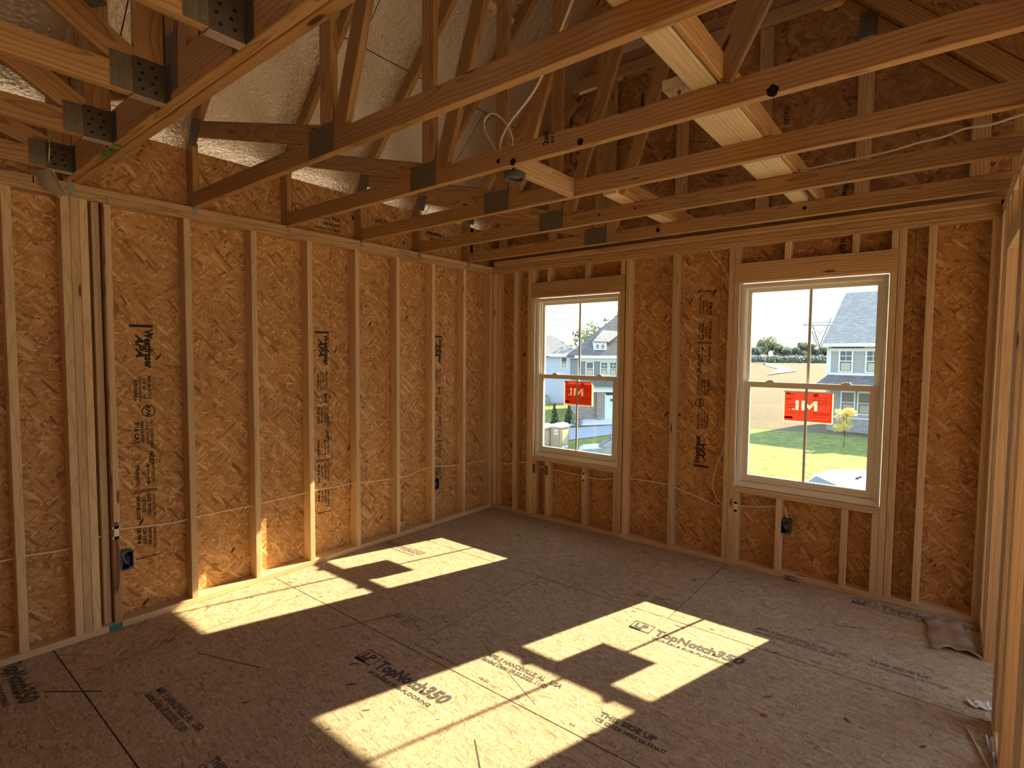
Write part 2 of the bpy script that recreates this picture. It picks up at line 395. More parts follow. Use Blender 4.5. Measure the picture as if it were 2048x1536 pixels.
# pencil / knife lines and a framing mark
for (x0, y0, x1, y1, w) in ((.62, -3.07, 1.0, -2.93, .003), (1.27, -2.03, 1.32, -1.95, .002), (1.62, -2.0, 2.24, -2.28, .0018), (.42, -3.66, .62, -3.49, .006), (2.18, -2.62, 2.3, -2.72, .003), (3.18, -.56, 3.34, -.5, .004), (.93, -2.50, 1.10, -2.10, .004)):
    d = V((x1-x0, y1-y0, 0)).normalized(); nrm = V((-d.y, d.x, 0))*w
    me = MB().quad(V((x0, y0, 0))-nrm, V((x1, y1, 0))-nrm, V((x1, y1, 0))+nrm, V((x0, y0, 0))+nrm).mesh()
    obj('scratch', me, M['inkf'] if w > .0025 else M['inkf2'], FL, Matrix.Translation((0, 0, .0009)))

# ------------------------------------------------------------------ left wall
WL = root('wall_left', (0, -3.5, 0), kind='structure')
for (ya, yb) in ((.10, -.61), (-.61, -1.81), (-1.81, -3.25), (-3.25, -4.25), (-4.25, -5.45), (-5.45, -7.6)):
    obj('sheathing_panel', MB().box((-.101, yb+.0012, -.02), (-D, ya-.0012, 2.44)).mesh(), M['osb_l'], WL)
    obj('sheathing_panel', MB().box((-.101, yb+.0012-.3, 2.443), (-D, ya-.0012-.3, 2.838)).mesh(), M['osb_l'], WL)
obj('sheathing_panel', MB().box((-.101, -.3, 2.443), (-D, .10, 2.838)).mesh(), M['osb_l'], WL)
obj('sheathing_joint_backing', MB().box((-.108, -7.6, -.02), (-.1015, .10, 2.838)).mesh(), M['seam'], WL)
def ystud(y1, mat='stud', z0=T, z1=ZT, nm='stud', dx=0): return bar(nm, (-D+dx, y1-T, z0), (0+dx, y1, z1), M[mat], WL)
for k in range(7): ystud(-.388-.4064*k)
ystud(-3.232, 'studdark'); bar('stud', (-.02, -3.262, 0.62), (.003, -3.232, 2.39), M['stud'], WL)
bar('stud', (-D, -3.312, T), (-.03, -3.276, ZT), M['stud'], WL)
for y in (-3.334, -3.373, -3.412): ystud(y, dx=random.uniform(-.002, .002))
for y in (-3.64, -4.046, -4.452, -4.86, -5.27, -5.68, -6.08, -6.5, -6.9): ystud(y)
ystud(0.0)
bar('bottom_plate', (-D, -3.235, 0), (.001, 0, T), M['stud'], WL)
bar('bottom_plate', (-D, -7.6, 0), (.004, -3.24, T), M['stud'], WL)
obj('paint_mark', MB().box((.0005, -3.30, .002), (.0052, -3.239, .037)).mesh(), M['cyanpaint'], WL)
bar('top_plate', (-D, -3.245, ZT), (0, 0, ZT+T-.0006), M['pine2'], WL)
bar('top_plate', (-D, -7.6, ZT), (.001, -3.248, ZT+T-.0006), M['pine2'], WL)
bar('top_plate', (-D, -1.73, ZT+T), (0, .089, ZP), M['pine2'], WL)
bar('top_plate', (-D, -3.55, ZT+T), (.001, -1.733, ZP), M['pine2'], WL)
bar('top_plate', (-D, -7.6, ZT+T), (-.001, -3.556, ZP), M['pine2'], WL)
def wf_stamp():
    it = [('rect', 0, 0, .016, .12), ('Westfraser', .028, .076, .060, 0, .83), ('APA', .06, .032, .056, .35, 1.25)]
    it += [('MILL BLOCK 5', .305, .088, .022, 0, 1), ('CV 10', .315, .060, .024, .3, 1.1), ('15', .42, .062, .022, 0, 1), ('SIZED FOR SPACING', .305, .040, .018, 0, .9), ('EXPOSURE 1', .325, .016, .022, 0, 1)]
    it += [('ring', .515, .088, .030, .007), ('APA', .478, .074, .034, .2, 1.05)]
    it += [('7/16 CAT', .575, .012, .034, 0, .95), ('24/16 RATED', .575, .044, .024, 0, .95), ('0.418 IN. THICKNESS', .575, .072, .018, 0, .85), ('PS 2-18 SHEATHING', .575, .094, .022, 0, .85)]
    it += [('HUD', .755, .086, .034, .4, 1), ('STRENGTH', .83, .012, .026, 0, 1), ('15', .875, .045, .022, 0, 1), ('AXIS THIS WAY', .83, .096, .022, 0, .8), ('rect', .845, .074, .945, .079)]
    it += [('poly', [(.83, .0765), (.85, .064), (.85, .089)]), ('poly', [(.96, .0765), (.94, .089), (.94, .064)])]
    it += [('rect', .985, 0, .991, .12), ('rect', .996, 0, 1.002, .12), ('EM M BLOCK', 1.02, .012, .026, 0, .95), ('CE COTE', 1.03, .042, .022, 0, 1), ('SIZED SPACED', 1.015, .070, .024, 0, .85), ('15/32 CATEGORY', 1.015, .096, .022, 0, .85)]
    it += [('2R 48-8', 1.21, .012, .028, 0, 1.1), ('CSA O325', 1.215, .042, .024, 0, 1), ('EXPOSURE', 1.22, .070, .022, 0, 1), ('CONSTRUCTION', 1.21, .096, .020, 0, .9)]
    it += [('rect', 1.395, 0, 1.401, .125)]
    return it
for yy, zz in ((-3.135, 1.745), (-1.945, 1.752), (-.745, 1.756)):
    stamp('grade_stamp', wf_stamp(), (-D+.0008, yy, zz), (0, 0, -1), (0, 1, 0), M['ink'], WL)
up = [('APA', .04, .05, .06, .3, 1), ('Westfraser', 0, .0, .05, 0, .9), ('rect', -.02, -.02, -.012, .12)]
stamp('grade_stamp', up, (-D+.0008, -.62, 2.70), (0, -1, 0), (0, 0, -1), M['ink'], WL)
stamp('grade_stamp', [('7/16 CAT', 0, .0, .045, 0, .9), ('24/16 RATED', 0, .06, .03, 0, 1), ('APA', .3, .02, .05, .2, 1)], (-D+.0008, -1.22, 2.70), (0, -1, 0), (0, 0, -1), M['ink'], WL)
stamp('grade_stamp', [('APA', .0, .03, .04, .2, 1), ('ring', .045, .045, .05, .006), ('rect', .15, -.03, .156, .12)], (-D+.0008, -2.02, 2.66), (0, -1, 0), (0, 0, -1), M['ink'], WL)
stamp('grade_stamp', [('7/16 CAT', 0, .0, .04, 0, 1), ('EXPOSURE 1', 0, .05, .03, 0, 1), ('SIZED FOR SPACING', 0, .09, .024, 0, 1)], (-D+.0008, -1.72, 2.63), (0, -1, 0), (0, 0, -1), M['ink'], WL)
# steel nail plates where the cable passes
def nail_plate(c, ax, parent):
    x, y, z = c; mb = MB(); s = .0016
    for zz0, zz1, hw in ((-.036, .036, .012), (-.036, -.022, .019), (.022, .036, .019)):
        if ax == 'x': mb.box((x, y-hw, z+zz0), (x+s, y+hw, z+zz1))
        else: mb.box((x-hw, y-s, z+zz0), (x+hw, y, z+zz1))
    return obj('nail_plate', mb.mesh(), M['npl'], parent)
M['npl'] = m_plain('nail_plate_bright', (.80, .72, .55), .45, .2)
nail_plate((.004, -3.251, .56), 'x', WL)

# ------------------------------------------------------------------ window wall
WB = root('wall_back', (1.9, 0, 0), kind='structure')
openings = [(.527, 1.441), (2.416, 3.332)]
Z0, Z1 = .602, 2.135
def osb_rect(x0, x1, z0, z1, mat='osb_r'): obj('sheathing_panel', MB().box((x0, D, z0), (x1, .101, z1)).mesh(), M[mat], WB)
osb_rect(-.1, 1.0135, -.02, Z0); osb_rect(1.0155, 2.25, -.02, Z0); osb_rect(2.252, 3.45, -.02, Z0); osb_rect(3.452, 5.2, -.02, 2.60)
for a in (1.0145, 2.251, 3.451): obj('sheathing_joint_backing', MB().box((a-.03, .1012, -.02), (a+.03, .104, .60 if a < 2 else 2.44)).mesh(), M['seam'], WB)  # dark backing strips added to stop light leaking through the joints
osb_rect(-.1, .527, Z0, Z1); osb_rect(1.441, 2.25, Z0, 2.44); osb_rect(2.252, 2.416, Z0, Z1); osb_rect(3.332, 3.45, Z0, Z1)
osb_rect(-.1, 1.441, Z1, 2.44); osb_rect(2.252, 3.45, Z1, 2.44)
def xs(x, z0=T, z1=ZT, mat='stud', nm='stud', dy=0): return bar(nm, (x, dy, z0), (x+T, D+dy, z1), M[mat], WB)
for x in (.002, .273, .451, 1.490, 1.900, 2.338, 3.373, 3.520, 3.812): xs(x)
xs(.043, dy=.03)
for x in (.489, 1.4415, 2.3775, 3.3325): xs(x, T, Z1, nm='jack_stud')
for x in (.527, .676, 1.085, 1.403, 2.4165, 2.714, 3.120, 3.294): xs(x, T, .564, nm='cripple_stud')
for x in (.490, .676, 1.085, 1.440, 2.378, 2.714, 3.120, 3.333): xs(x, 2.2755, ZT, nm='cripple_stud')
for x0, x1 in ((.4895, 1.4785), (2.3765, 3.3725)):
    bar('header', (x0+.0005, .0008, Z1), (x1, .0395, 2.275), M['pine2'], WB)
    bar('header', (x0+.0005, .052, Z1), (x1, D, 2.275), M['pine2'], WB)
for x0, x1 in openings: bar('rough_sill', (x0, .0, .564), (x1, D, Z0-.001), M['stud'], WB)
bar('bottom_plate', (-.0, -.0005, 0), (1.475, D, T), M['stud'], WB)
bar('bottom_plate', (1.479, -.003, 0), (3.85, D, T), M['stud'], WB)
bar('top_plate', (.001, .0, ZT), (3.85, D, ZT+T-.0006), M['pine2'], WB)
bar('top_plate', (-.0, .001, ZT+T), (3.85, D, ZP), M['pine2'], WB)
bar('drywall_nailer', (.06, -.050, ZP+.0005), (3.84, .039, ZP+T), M['pine2'], WB)
# gable sheathing above the plates
RX, RZ = 1.985, 5.0                       # ridge
def gable_panel(x0, x1, z0, z1, y=D):
    obj('sheathing_panel', MB().box((x0, y, z0), (x1, y+.012, z1)).mesh(), M['osb_g'], WB)
poly = [(-.1, 2.443), (4.05, 2.443), (4.05, 2.93), (3.03, 3.935), (.93, 3.935), (-.1, 2.93)]
mb = MB(); n = len(poly)
mb.add([(x, D, z) for x, z in poly]+[(x, D+.012, z) for x, z in poly], [tuple(range(n))[::-1], tuple(range(n, 2*n))]+[(k, (k+1) % n, n+(k+1) % n, n+k) for k in range(n)])
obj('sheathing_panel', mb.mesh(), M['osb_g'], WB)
mb = MB(); poly = [(-.2, 2.6), (4.2, 2.6), (4.2, 2.95), (1.985, 5.05), (-.2, 2.95)]; n = 5
mb.add([(x, .5, z) for x, z in poly]+[(x, .515, z) for x, z in poly], [tuple(range(n))[::-1], tuple(range(n, 2*n))]+[(k, (k+1) % n, n+(k+1) % n, n+k) for k in range(n)])
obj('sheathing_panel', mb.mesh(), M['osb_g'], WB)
bar('gable_plate', (.86, .0, 3.934), (3.03, .037, 4.02), M['pine2'], WB)
bar('gable_plate', (.88, .045, 4.05), (3.0, .082, 4.135), M['pine2'], WB)
bar('gable_plate', (.95, .06, 4.49), (2.5, .098, 4.575), M['pine2'], WB)
bar('gable_plate', (1.1, .25, 4.63), (2.4, .288, 4.715), M['pine2'], WB)
stamp('grade_stamp', wf_stamp(), (2.20, D-.0008, .70), (0, 0, 1), (-1, 0, 0), M['ink'], WB)
for x, z in ((1.55, 3.78), (2.66, 3.70), (3.04, 2.75), (.85, 3.8)):
    stamp('grade_stamp', [('Westfraser', 0, 0, .05, 0, .8), ('7/16 CAT', .33, 0, .04, 0, .8)], (x, D-.0008, z), (0, 0, -1), (1, 0, 0), M['ink'], WB)
nail_plate((1.104, -.0005, .482), 'y', WB); nail_plate((2.436, -.0005, .454), 'y', WB)
for x in (.546, .695): obj('nail_plate', MB().box((x-.014, -.002, .44), (x+.014, -.0003, .53)).mesh(), M['steeld'], WB)

# ------------------------------------------------------------------ windows
def ring(mb, x0, x1, z0, z1, w, y0, y1, wb=None, wt=None):
    wb = w if wb is None else wb; wt = w if wt is None else wt
    mb.box((x0, y0, z0), (x0+w, y1, z1)); mb.box((x1-w, y0, z0), (x1, y1, z1))
    mb.box((x0+w, y0, z0), (x1-w, y1, z0+wb)); mb.box((x0+w, y0, z1-wt), (x1-w, y1, z1)); return mb
def make_window(n, x0, x1):
    r = root('window_%d' % n, ((x0+x1)/2, .06, Z0), kind='structure')
    a, b = x0+.008, x1-.008; z0, z1 = Z0+.012, Z1-.012
    f = ring(MB(), a, b, z0, z1, .024, .028, .125, .03, .026)
    ring(f, a+.024, b-.024, z0+.03, z1-.026, .007, .036, .050, .006, .006)
    ring(f, a+.024, b-.024, z0+.03, z1-.026, .006, .076, .084, .004, .004)
    obj('window_frame', f.mesh(), M['vinyl'], r)
    zm = 1.362
    u = ring(MB(), a+.030, b-.030, zm+.004, z1-.030, .030, .086, .110, .034, .030)
    obj('upper_sash', u.mesh(), M['vinyl'], r)
    l = ring(MB(), a+.031, b-.031, z0+.034, zm+.040, .044, .050, .078, .054, .040)
    l.box((a+.05, .042, z0+.046), (b-.05, .052, z0+.058)).box((a+.05, .045, zm+.034), (b-.05, .052, zm+.040))
    obj('lower_sash', l.mesh(), M['vinyl'], r)
    for xx in (x0+.22, x1-.22):
        k = MB().box((xx-.028, .044, zm+.040), (xx+.028, .074, zm+.050)).box((xx-.010, .036, zm+.046), (xx+.022, .062, zm+.056))
        obj('sash_lock', k.mesh(), M['vinyl'], r)
    g1 = MB().box((a+.055, .097, zm+.03), (b-.055, .099, z1-.055)); obj('glass_pane', g1.mesh(), M['glass'], r)
    g2 = MB().box((a+.07, .063, z0+.085), (b-.07, .065, zm+.003)); obj('glass_pane', g2.mesh(), M['glass'], r)
    xc = (a+b)/2
    obj('muntin', MB().box((xc-.009, .0945, zm+.035), (xc+.009, .1015, z1-.058)).mesh(), M['muntin'], r)
    obj('muntin', MB().box((xc-.008, .0605, z0+.087), (xc+.008, .0675, zm+.002)).mesh(), M['muntin'], r)
    # wrinkled flashing round the opening
    for side, xe, sg in (('l', x0, 1), ('r', x1, -1)):
        vs, fs = [], []; N = 60
        rs = random.Random(n*10+len(side)+ord(side))
        ph = rs.uniform(0, 6)
        for i in range(N+1):
            z = Z0+(Z1-Z0)*i/N
            bul = .006+.004*math.sin(z*7+ph)+.003*math.sin(z*19+ph*2)
            if side == 'r':
                bul += (.022 if n == 1 else .010)*math.exp(-((z-1.35)/.22)**2)+(.020 if n == 1 else .006)*math.exp(-((z-.78)/.12)**2)
            bul = max(.0015, bul)
            y = [.0015+.004*abs(math.sin(z*9+ph)), .012, .026]
            vs += [(xe+sg*.0015, y[0], z), (xe+sg*bul, y[1], z), (xe+sg*(.004), y[2]+.004, z)]
            if i:
                b0 = (i-1)*3; c0 = i*3
                fs += [(b0, b0+1, c0+1, c0), (b0+1, b0+2, c0+2, c0+1)]
        me = smooth(mesh_from(vs, fs)); o = obj('flashing_wrap', me, M['wrap'], r)
        md = o.modifiers.new('thick', 'SOLIDIFY'); md.thickness = .0006
    return r
make_window(1, *openings[0]); make_window(2, *openings[1])
def sticker(x0, x1, z0, z1, label, double=False):
    r = root('window_sticker', ((x0+x1)/2, .0622, z0), label, 'sticker', 'red stickers on the lower sashes')
    w, h = x1-x0, z1-z0; y = .0622
    def q(a, b, c, d, yy): return MB().box((x0+a*w, yy, z0+b*h), (x0+c*w, yy+.0004, z0+d*h))
    obj('paper', q(0, 0, 1, 1, y).mesh(), M['swhite'], r)
    if double: obj('paper', q(.06, -.01, 1.05, .86, y+.0006).mesh(), M['swhite'], r)
    cx = (x0+x1)/2; H = .31*h
    # block letters seen in mirror, from inside
    s = H; X = x0+.69*w
    yy = y-.0014
    cu = bpy.data.curves.new('red', 'CURVE'); cu.dimensions = '2D'; cu.fill_mode = 'BOTH'
    rect = lambda a, b, c, d: [(a, b), (c, b), (c, d), (a, d)]
    L2 = lambda pts: [(X-px*s, z0+.39*h+pz*s) for px, pz in pts]
    outl = [rect(x0+.025*w, z0+.035*h, x1-.025*w, z0+.965*h), L2([(0, 0), (.28, 0), (.28, .62), (.72, .10), (1.16, .62), (1.16, 0), (1.44, 0), (1.44, 1), (1.16, 1), (.72, .48), (.28, 1), (0, 1)]), L2(rect(1.72, 0, 2.0, 1)), L2(rect(2.12, 0, 2.28, .16))]
    for pl in outl:
        sp_ = cu.splines.new('POLY'); sp_.points.add(len(pl)-1); sp_.use_cyclic_u = True
        for pp, (qx, qz) in zip(sp_.points, pl): pp.co = (qx, qz, 0, 1)
    oc = bpy.data.objects.new('c', cu); COL.objects.link(oc); dg = bpy.context.evaluated_depsgraph_get(); dg.update()
    mc = bpy.data.meshes.new_from_object(oc.evaluated_get(dg)); bpy.data.objects.remove(oc)
    me = mesh_from([(v.co.x, y-.0007, v.co.y) for v in mc.vertices], [tuple(p.vertices) for p in mc.polygons])
    obj('red_print', me, M['sred'], r)
    t = MB()
    t.quad(*[(x0+a*w, yy, z0+b*h) for a, b in ((.03, .10), (.20, .10), (.20, .17), (.03, .17))])
    for i, (a, b, c) in enumerate(((.05, .25, .88), (.05, .22, .74), (.05, .16, .71), (.62, .93, .80), (.62, .90, .72), (.62, .94, .66), (.62, .88, .60), (.62, .93, .30), (.62, .93, .26), (.62, .84, .18), (.1, .25, .3), (.05, .3, .55), (.08, .28, .45))):
        t.box((x0+a*w, yy, z0+c*h), (x0+b*w, yy+.0003, z0+(c+.012)*h))
    for (a, b, c, d) in ((.61, .07, .615, .93), (.95, .07, .955, .93), (.61, .07, .95, .078), (.61, .33, .95, .338)):
        t.box((x0+a*w, yy, z0+b*h), (x0+c*w, yy+.0003, z0+d*h))
    obj('small_print', t.mesh(), M['sredd'], r)
    bl = MB(); c0 = (x0+.66*w, z0+.88*h)
    for k in range(10):
        a0, a1 = PI*k/10, PI*(k+1)/10
        bl.quad(*[(c0[0]+rr*math.cos(a), yy, c0[1]+rr*math.sin(a)) for rr, a in ((.022*w, a0), (.04*w, a0), (.04*w, a1), (.022*w, a1))])
    bl.box((c0[0]-.045*w, yy, c0[1]-.03*h), (c0[0]+.045*w, yy+.0003, c0[1])).box((x0+.05*w, yy, z0+.90*h), (x0+.14*w, yy+.0003, z0+.93*h))
    obj('emblem', bl.mesh(), M['sblack'], r)
    return r
# ------------------------------------------------------------------ partition wall on the right
WR = root('wall_right', (W, -1, 0), kind='structure')
def pst(y0, y1, z0=T, z1=ZT, mat='stud', nm='stud'):
    n = max(1, round((y1-y0)/T)); s = (y1-y0)/n
    for i in range(n): bar(nm, (W, y0+i*s+.0003, z0), (W+D, y0+(i+1)*s-.0003, z1), M[mat], WR)
pst(-.038, 0); pst(-.30, -.262); pst(-.44, -.402)
pst(-.48, -.442, T, 2.15, nm='jack_stud')
pst(-1.138, -1.10, T, 2.15, nm='jack_stud'); pst(-1.214, -1.14, T, ZT, 'studdark'); pst(-1.252, -1.216)
pst(-1.52, -1.444); pst(-1.98, -1.904); pst(-2.06, -1.984, mat='pale')  # last pair in paler wood: sunlight put into the colour
for y in (-.60, -.95): pst(y-.038, y, 2.24, ZT, nm='cripple_stud')
bar('header', (W+.001, -1.138, 2.15), (W+.037, -.443, 2.24), M['stud'], WR)
bar('header', (W+.052, -1.138, 2.15), (W+D, -.443, 2.24), M['stud'], WR)
obj('header_spacer', MB().box((W+.037, -1.138, 2.152), (W+.052, -.443, 2.238)).mesh(), M['osb_h'], WR)
obj('header_underside', MB().box((W+.002, -1.099, 2.139), (W+D, -.481, 2.1495)).mesh(), M['osb_h'], WR)
bar('bottom_plate', (W, -.48, 0), (W+D, -.001, T), M['stud'], WR)
bar('bottom_plate', (W, -2.2, 0), (W+D, -1.10, T), M['stud'], WR)
bar('top_plate', (W, -2.6, ZT), (W+D, -.001, ZT+T-.0006), M['stud'], WR)
bar('top_plate', (W, -2.6, ZT+T), (W+D, -.001, ZP-.002), M['stud'], WR)
bar('stud', (W, -2.6, T), (W+D, -2.562, ZT), M['stud'], WR)

# ------------------------------------------------------------------ roof deck seen from below
CE = root('ceiling', (RX, -3, 3), kind='structure')
def deck(side):
    sx = -1 if side == 'l' else 1
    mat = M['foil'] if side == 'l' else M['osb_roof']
    top = V((RX, 0, RZ)); dn = V((sx, 0, -1)).normalized(); nn = V((sx, 0, 1)).normalized()
    # seams counted from the eave up: first 1.22 m course ends at x ~ .57
    ls = [0, ((RX-.572) if side == 'l' else 1.41)*math.sqrt(2)]
    Lend = (RX+.42)*math.sqrt(2) if side == 'l' else (4.35-RX)*math.sqrt(2)
    s1 = ls[1]; cuts = [0.0, s1-1.22, s1, s1+1.22, Lend]; cuts = sorted(set(c for c in cuts if 0 <= c <= Lend))
    off = 0
    for a, b in zip(cuts[:-1], cuts[1:]):
        ys = [.5]; y = -.78-off
        while y > -7.6: ys.append(y); y -= 2.44
        ys.append(-7.6); off = 1.22-off
        for y1, y0 in zip(ys[:-1], ys[1:]):
            p = [top+dn*(a+.003)+V((0, y1-.003, 0)), top+dn*(b-.003)+V((0, y1-.003, 0)), top+dn*(b-.003)+V((0, y0+.003, 0)), top+dn*(a+.003)+V((0, y0+.003, 0))]
            mb = MB(); mb.add(p+[q+nn*.012 for q in p], [(0, 1, 2, 3), (7, 6, 5, 4), (0, 4, 5, 1), (1, 5, 6, 2), (2, 6, 7, 3), (3, 7, 4, 0)])
            obj('roof_sheathing', mb.mesh(), mat, CE)
    p = [top+V((0, .5, 0)), top+dn*Lend+V((0, .5, 0)), top+dn*Lend+V((0, -7.6, 0)), top+V((0, -7.6, 0))]
    p = [q+nn*.0125 for q in p]
    mb = MB(); mb.add(p+[q+nn*.03 for q in p], [(0, 1, 2, 3), (7, 6, 5, 4), (0, 4, 5, 1), (1, 5, 6, 2), (2, 6, 7, 3), (3, 7, 4, 0)])
    obj('roofing_light_block', mb.mesh(), M['seam'], CE)  # dark outer layer added to block light through the panel gaps
deck('l'); deck('r')
# unseen lid over the room next door, cut short to admit sun
obj('roof_sheathing', MB().box((4.15, -2.6, 2.60), (6.0, .1, 2.62)).mesh(), M['osb_roof'], CE)

# unseen rest of the storey, laid out to shape the light
RR = root('wall_rear_light_block', (2, -6, 0), kind='structure')  # unseen wall added to keep light from behind off the trusses
obj('sheathing_panel', MB().box((-.1, -6.02, -.02), (12, -6.0, 3.4)).mesh(), M['osb_g'], RR)
RE = root('wall_far_right', (12, -3, 0), kind='structure')
obj('sheathing_panel', MB().box((12, -7.6, -.02), (12.02, .1, 1.2)).mesh(), M['osb_l'], RE)
obj('roof_sheathing', MB().box((4.15, -6.0, 2.60), (12, -2.602, 2.62)).mesh(), M['osb_roof'], CE)  # rear part of the unseen lid, added to cut light from behind
# ------------------------------------------------------------------ trusses
def gusset(parent, x0, x1, z0, z1, y, name='gusset_plate', tilt=0):
    cx, cz = (x0+x1)/2, (z0+z1)/2; mb = MB(); w, h = (x1-x0)/2, (z1-z0)/2
    mb.box((-w, -.0012, -h), (w, 0, h))
    n = 7
    for i in range(n):
        xx = -w+(i+.5)*2*w/n
        mb.box((xx-.0035, -.0026, -h+.004), (xx+.0035, -.0011, h-.004))
    mw = Matrix.Translation((cx, y, cz)) @ Matrix.Rotation(tilt, 4, 'Y')
    return obj(name, mb.mesh(), M['plate'], parent, mw)
S2 = math.sqrt(.5)
def truss(y1, label, group='common roof trusses over the room'):
    """y1 = far face; 38 mm thick; built left heel to right heel"""
    y0 = y1-T; yc = (y0+y1)/2
    r = root('roof_truss', (RX, yc, ZP), label, 'roof truss', group)
    up = (0, 0, 1); h = D/2
    def web(nm, a, b, w=D, t=.0355, mat='pine'): return board(nm, (a[0], yc, a[1]), (b[0], yc, b[1]), w, t, (b[1]-a[1], 0, -(b[0]-a[0])) if abs(b[0]-a[0]) > 1e-4 else (1, 0, 0), M[mat], r)
    board('bottom_chord', (.008, yc, ZP+h+.0003), (3.942, yc, ZP+h+.0003), D, T, up, M['pine'], r)
    # top chords: centre line under the deck by half the depth
    o = (h+.001)*math.sqrt(2)
    web('top_chord', (-.30, 3.015-.30-o), (RX-.01, RZ-.005-o), t=.0375); web('top_chord', (4.26, RZ+RX-.005-4.26-o), (RX+.01, RZ-.005-o), t=.0378)
    web('heel_post', (-.045+.0, ZP+.002), (-.045, 2.86)); web('heel_post', (3.90, ZP+D), (3.90, 2.97))
    web('web', (.05, 2.93), (1.36, 2.575), t=.036)
    web('web', (1.435, 2.53), (1.435, 4.30), t=.0362)
    web('web', (1.515, 2.52), (2.13, 4.25), t=.0352)
    gusset(r, 1.30, 1.50, ZP+.003, 2.603, y0-.0002)
    gusset(r, -.02, .10, 2.83, 2.99, y0-.0002, tilt=.35); gusset(r, RX-.12, RX+.12, 4.74, 4.9, y0-.0002)
    tie = MB().box((.001, y0-.004, ZT+.026), (.0025, y0+.022, ZP+.0)).box((.001, y0-.0025, ZP-.01), (.016, y0-.0008, ZP+.045)).box((.0025, y0, ZT+.034), (.0045, y0+.012, ZT+.044))
    obj('hurricane_tie', tie.mesh(), M['tie'], r)
    return r
TY = {5: -.330, 4: -.955, 3: -1.555, 2: -2.163, 1: -2.770}
labs = {5: 'roof truss nearest the window wall, bottom chord just in front of the top plates',
        4: 'second roof truss from the window wall, dark knots in its pale pine bottom chord',
        3: 'third roof truss from the window wall, blocking with the round box ends against it',
        2: 'fourth roof truss from the window wall, dark knot holes in its bottom chord',
        1: 'roof truss nearest the doubled girder, thick dark bottom chord crossing the upper middle'}
TR = {k: truss(y, labs[k]) for k, y in TY.items()}
# bored / knot holes in chords
def knot(parent, x, z, y, rr=.017, sq=1.0):
    mb = MB(); n = 14; vs = [(x+rr*(1+.15*math.sin(k*2.3))*math.cos(2*PI*k/n), y, z+sq*rr*(1+.12*math.cos(k*1.7))*math.sin(2*PI*k/n)) for k in range(n)]
    mb.add(vs, [tuple(range(n))[::-1]]); obj('knot_hole', mb.mesh(), M['hole'], parent)
for k, x, z, rr in ((2, 2.02, ZP+.012, .017), (2, 1.93, ZP+.035, .011), (2, 2.385, ZP+.018, .015), (2, 3.14, ZP+.010, .020), (5, 1.93, ZP+.045, .017), (5, 2.9, ZP+.05, .012), (4, 1.79, ZP+.05, .008), (4, 2.05, ZP+.05, .007)):
    knot(TR[k], x, z, TY[k]-T-.0006, rr)
stamp('lumber_stamp', [('2x4', .0, 0, .04, 0, 1), ('SYP 2', .0, -.03, .02, 0, 1)], (2.22, TY[2]-T-.0008, ZP+.045), (0, 0, 1), (-1, 0, 0), M['ink'], TR[2])
# gable end truss standing against the sheathing
gt = root('gable_truss', (RX, .06, ZP+T), 'gable end truss with upright studs against the dark sheathing above the windows', 'roof truss')
gy = .058
def gboard(nm, a, b, w=D, t=T, mat='pine'): return board(nm, (a[0], gy+.0005, a[1]), (b[0], gy+.0005, b[1]), w, t, (b[1]-a[1], 0, -(b[0]-a[0])) if abs(b[0]-a[0]) > 1e-4 else (1, 0, 0), M[mat], gt)
gboard('bottom_chord', (.0, ZP+T+.046), (3.94, ZP+T+.046))
o = .064
gboard('top_chord', (-.2, 3.015-.2-o), (.93, 3.945-o), t=.0375); gboard('top_chord', (4.15, RZ+RX-.005-4.15-o), (3.0, RZ+RX-.005-3.0-o), t=.0375)
for x in (.09, .70, 1.30, 1.93, 2.54, 3.155, 3.74):
    zt = 3.932 if .9 < x < 3.06 else (2.90+x-.02 if x < .9 else 6.83-x)
    gboard('upright', (x, ZP+T+.09), (x, zt), t=.0365, mat='pine2')
gusset(gt, 3.105, 3.205, 3.66, 3.82, gy-T/2-.0003)
stamp('lumber_stamp', [('SPF 2', 0, .02, .03, 0, 1), ('No.2', 0, -.015, .02, 0, 1)], (1.90, gy-T/2-.0012, 2.83), (1, 0, 0), (0, 0, 1), M['ink'], gt)

# girder: two plies, 2x6 bottom chord
GY1 = -3.356
gr = root('girder_truss', (RX, GY1-T, ZP), 'doubled girder truss with green paint marks, running to the upper left corner of the wall', 'girder truss')
for j in (0, 1):
    yc = GY1-T/2-j*(T+.0015)
    dz = .0015*j
    def gw(nm, a, b, w=D, t=.036): return board(nm, (a[0], yc, a[1]), (b[0], yc, b[1]), w, t, (b[1]-a[1], 0, -(b[0]-a[0])) if abs(b[0]-a[0]) > 1e-4 else (1, 0, 0), M['pine'], gr)
    board('bottom_chord', (.03+.02*j, yc, ZP+.07+dz), (3.94, yc, ZP+.07+dz), .14, T, (0, 0, 1), M['pine'], gr)
    o = (D/2+.001)*math.sqrt(2)
    gw('top_chord', (-.30, 3.015-.30-o), (RX-.01, RZ-.005-o), t=.0375); gw('top_chord', (4.26, RZ+RX-.005-4.26-o), (RX+.01, RZ-.005-o), t=.0378)
    gw('heel_post', (-.045, ZP), (-.045, 2.86)); gw('heel_post', (3.90, ZP+D), (3.90, 2.97))
    gw('web', (1.435, 2.56), (1.435, 4.30)); gw('web', (1.53, 2.58), (2.1, 4.25), t=.0352); gw('web', (.05, 2.93), (1.30, 2.60), t=.0356)
    gw('web', (.42, 2.58), (.42, 3.30), t=.0366); gw('web', (2.6, 2.56), (2.6, 4.15)); gw('web', (3.85, 2.93), (2.65, 2.6), t=.0356)
gyn = GY1-2*T-.0015
gusset(gr, 1.32, 1.52, 2.50, 2.70, gyn-.0005)
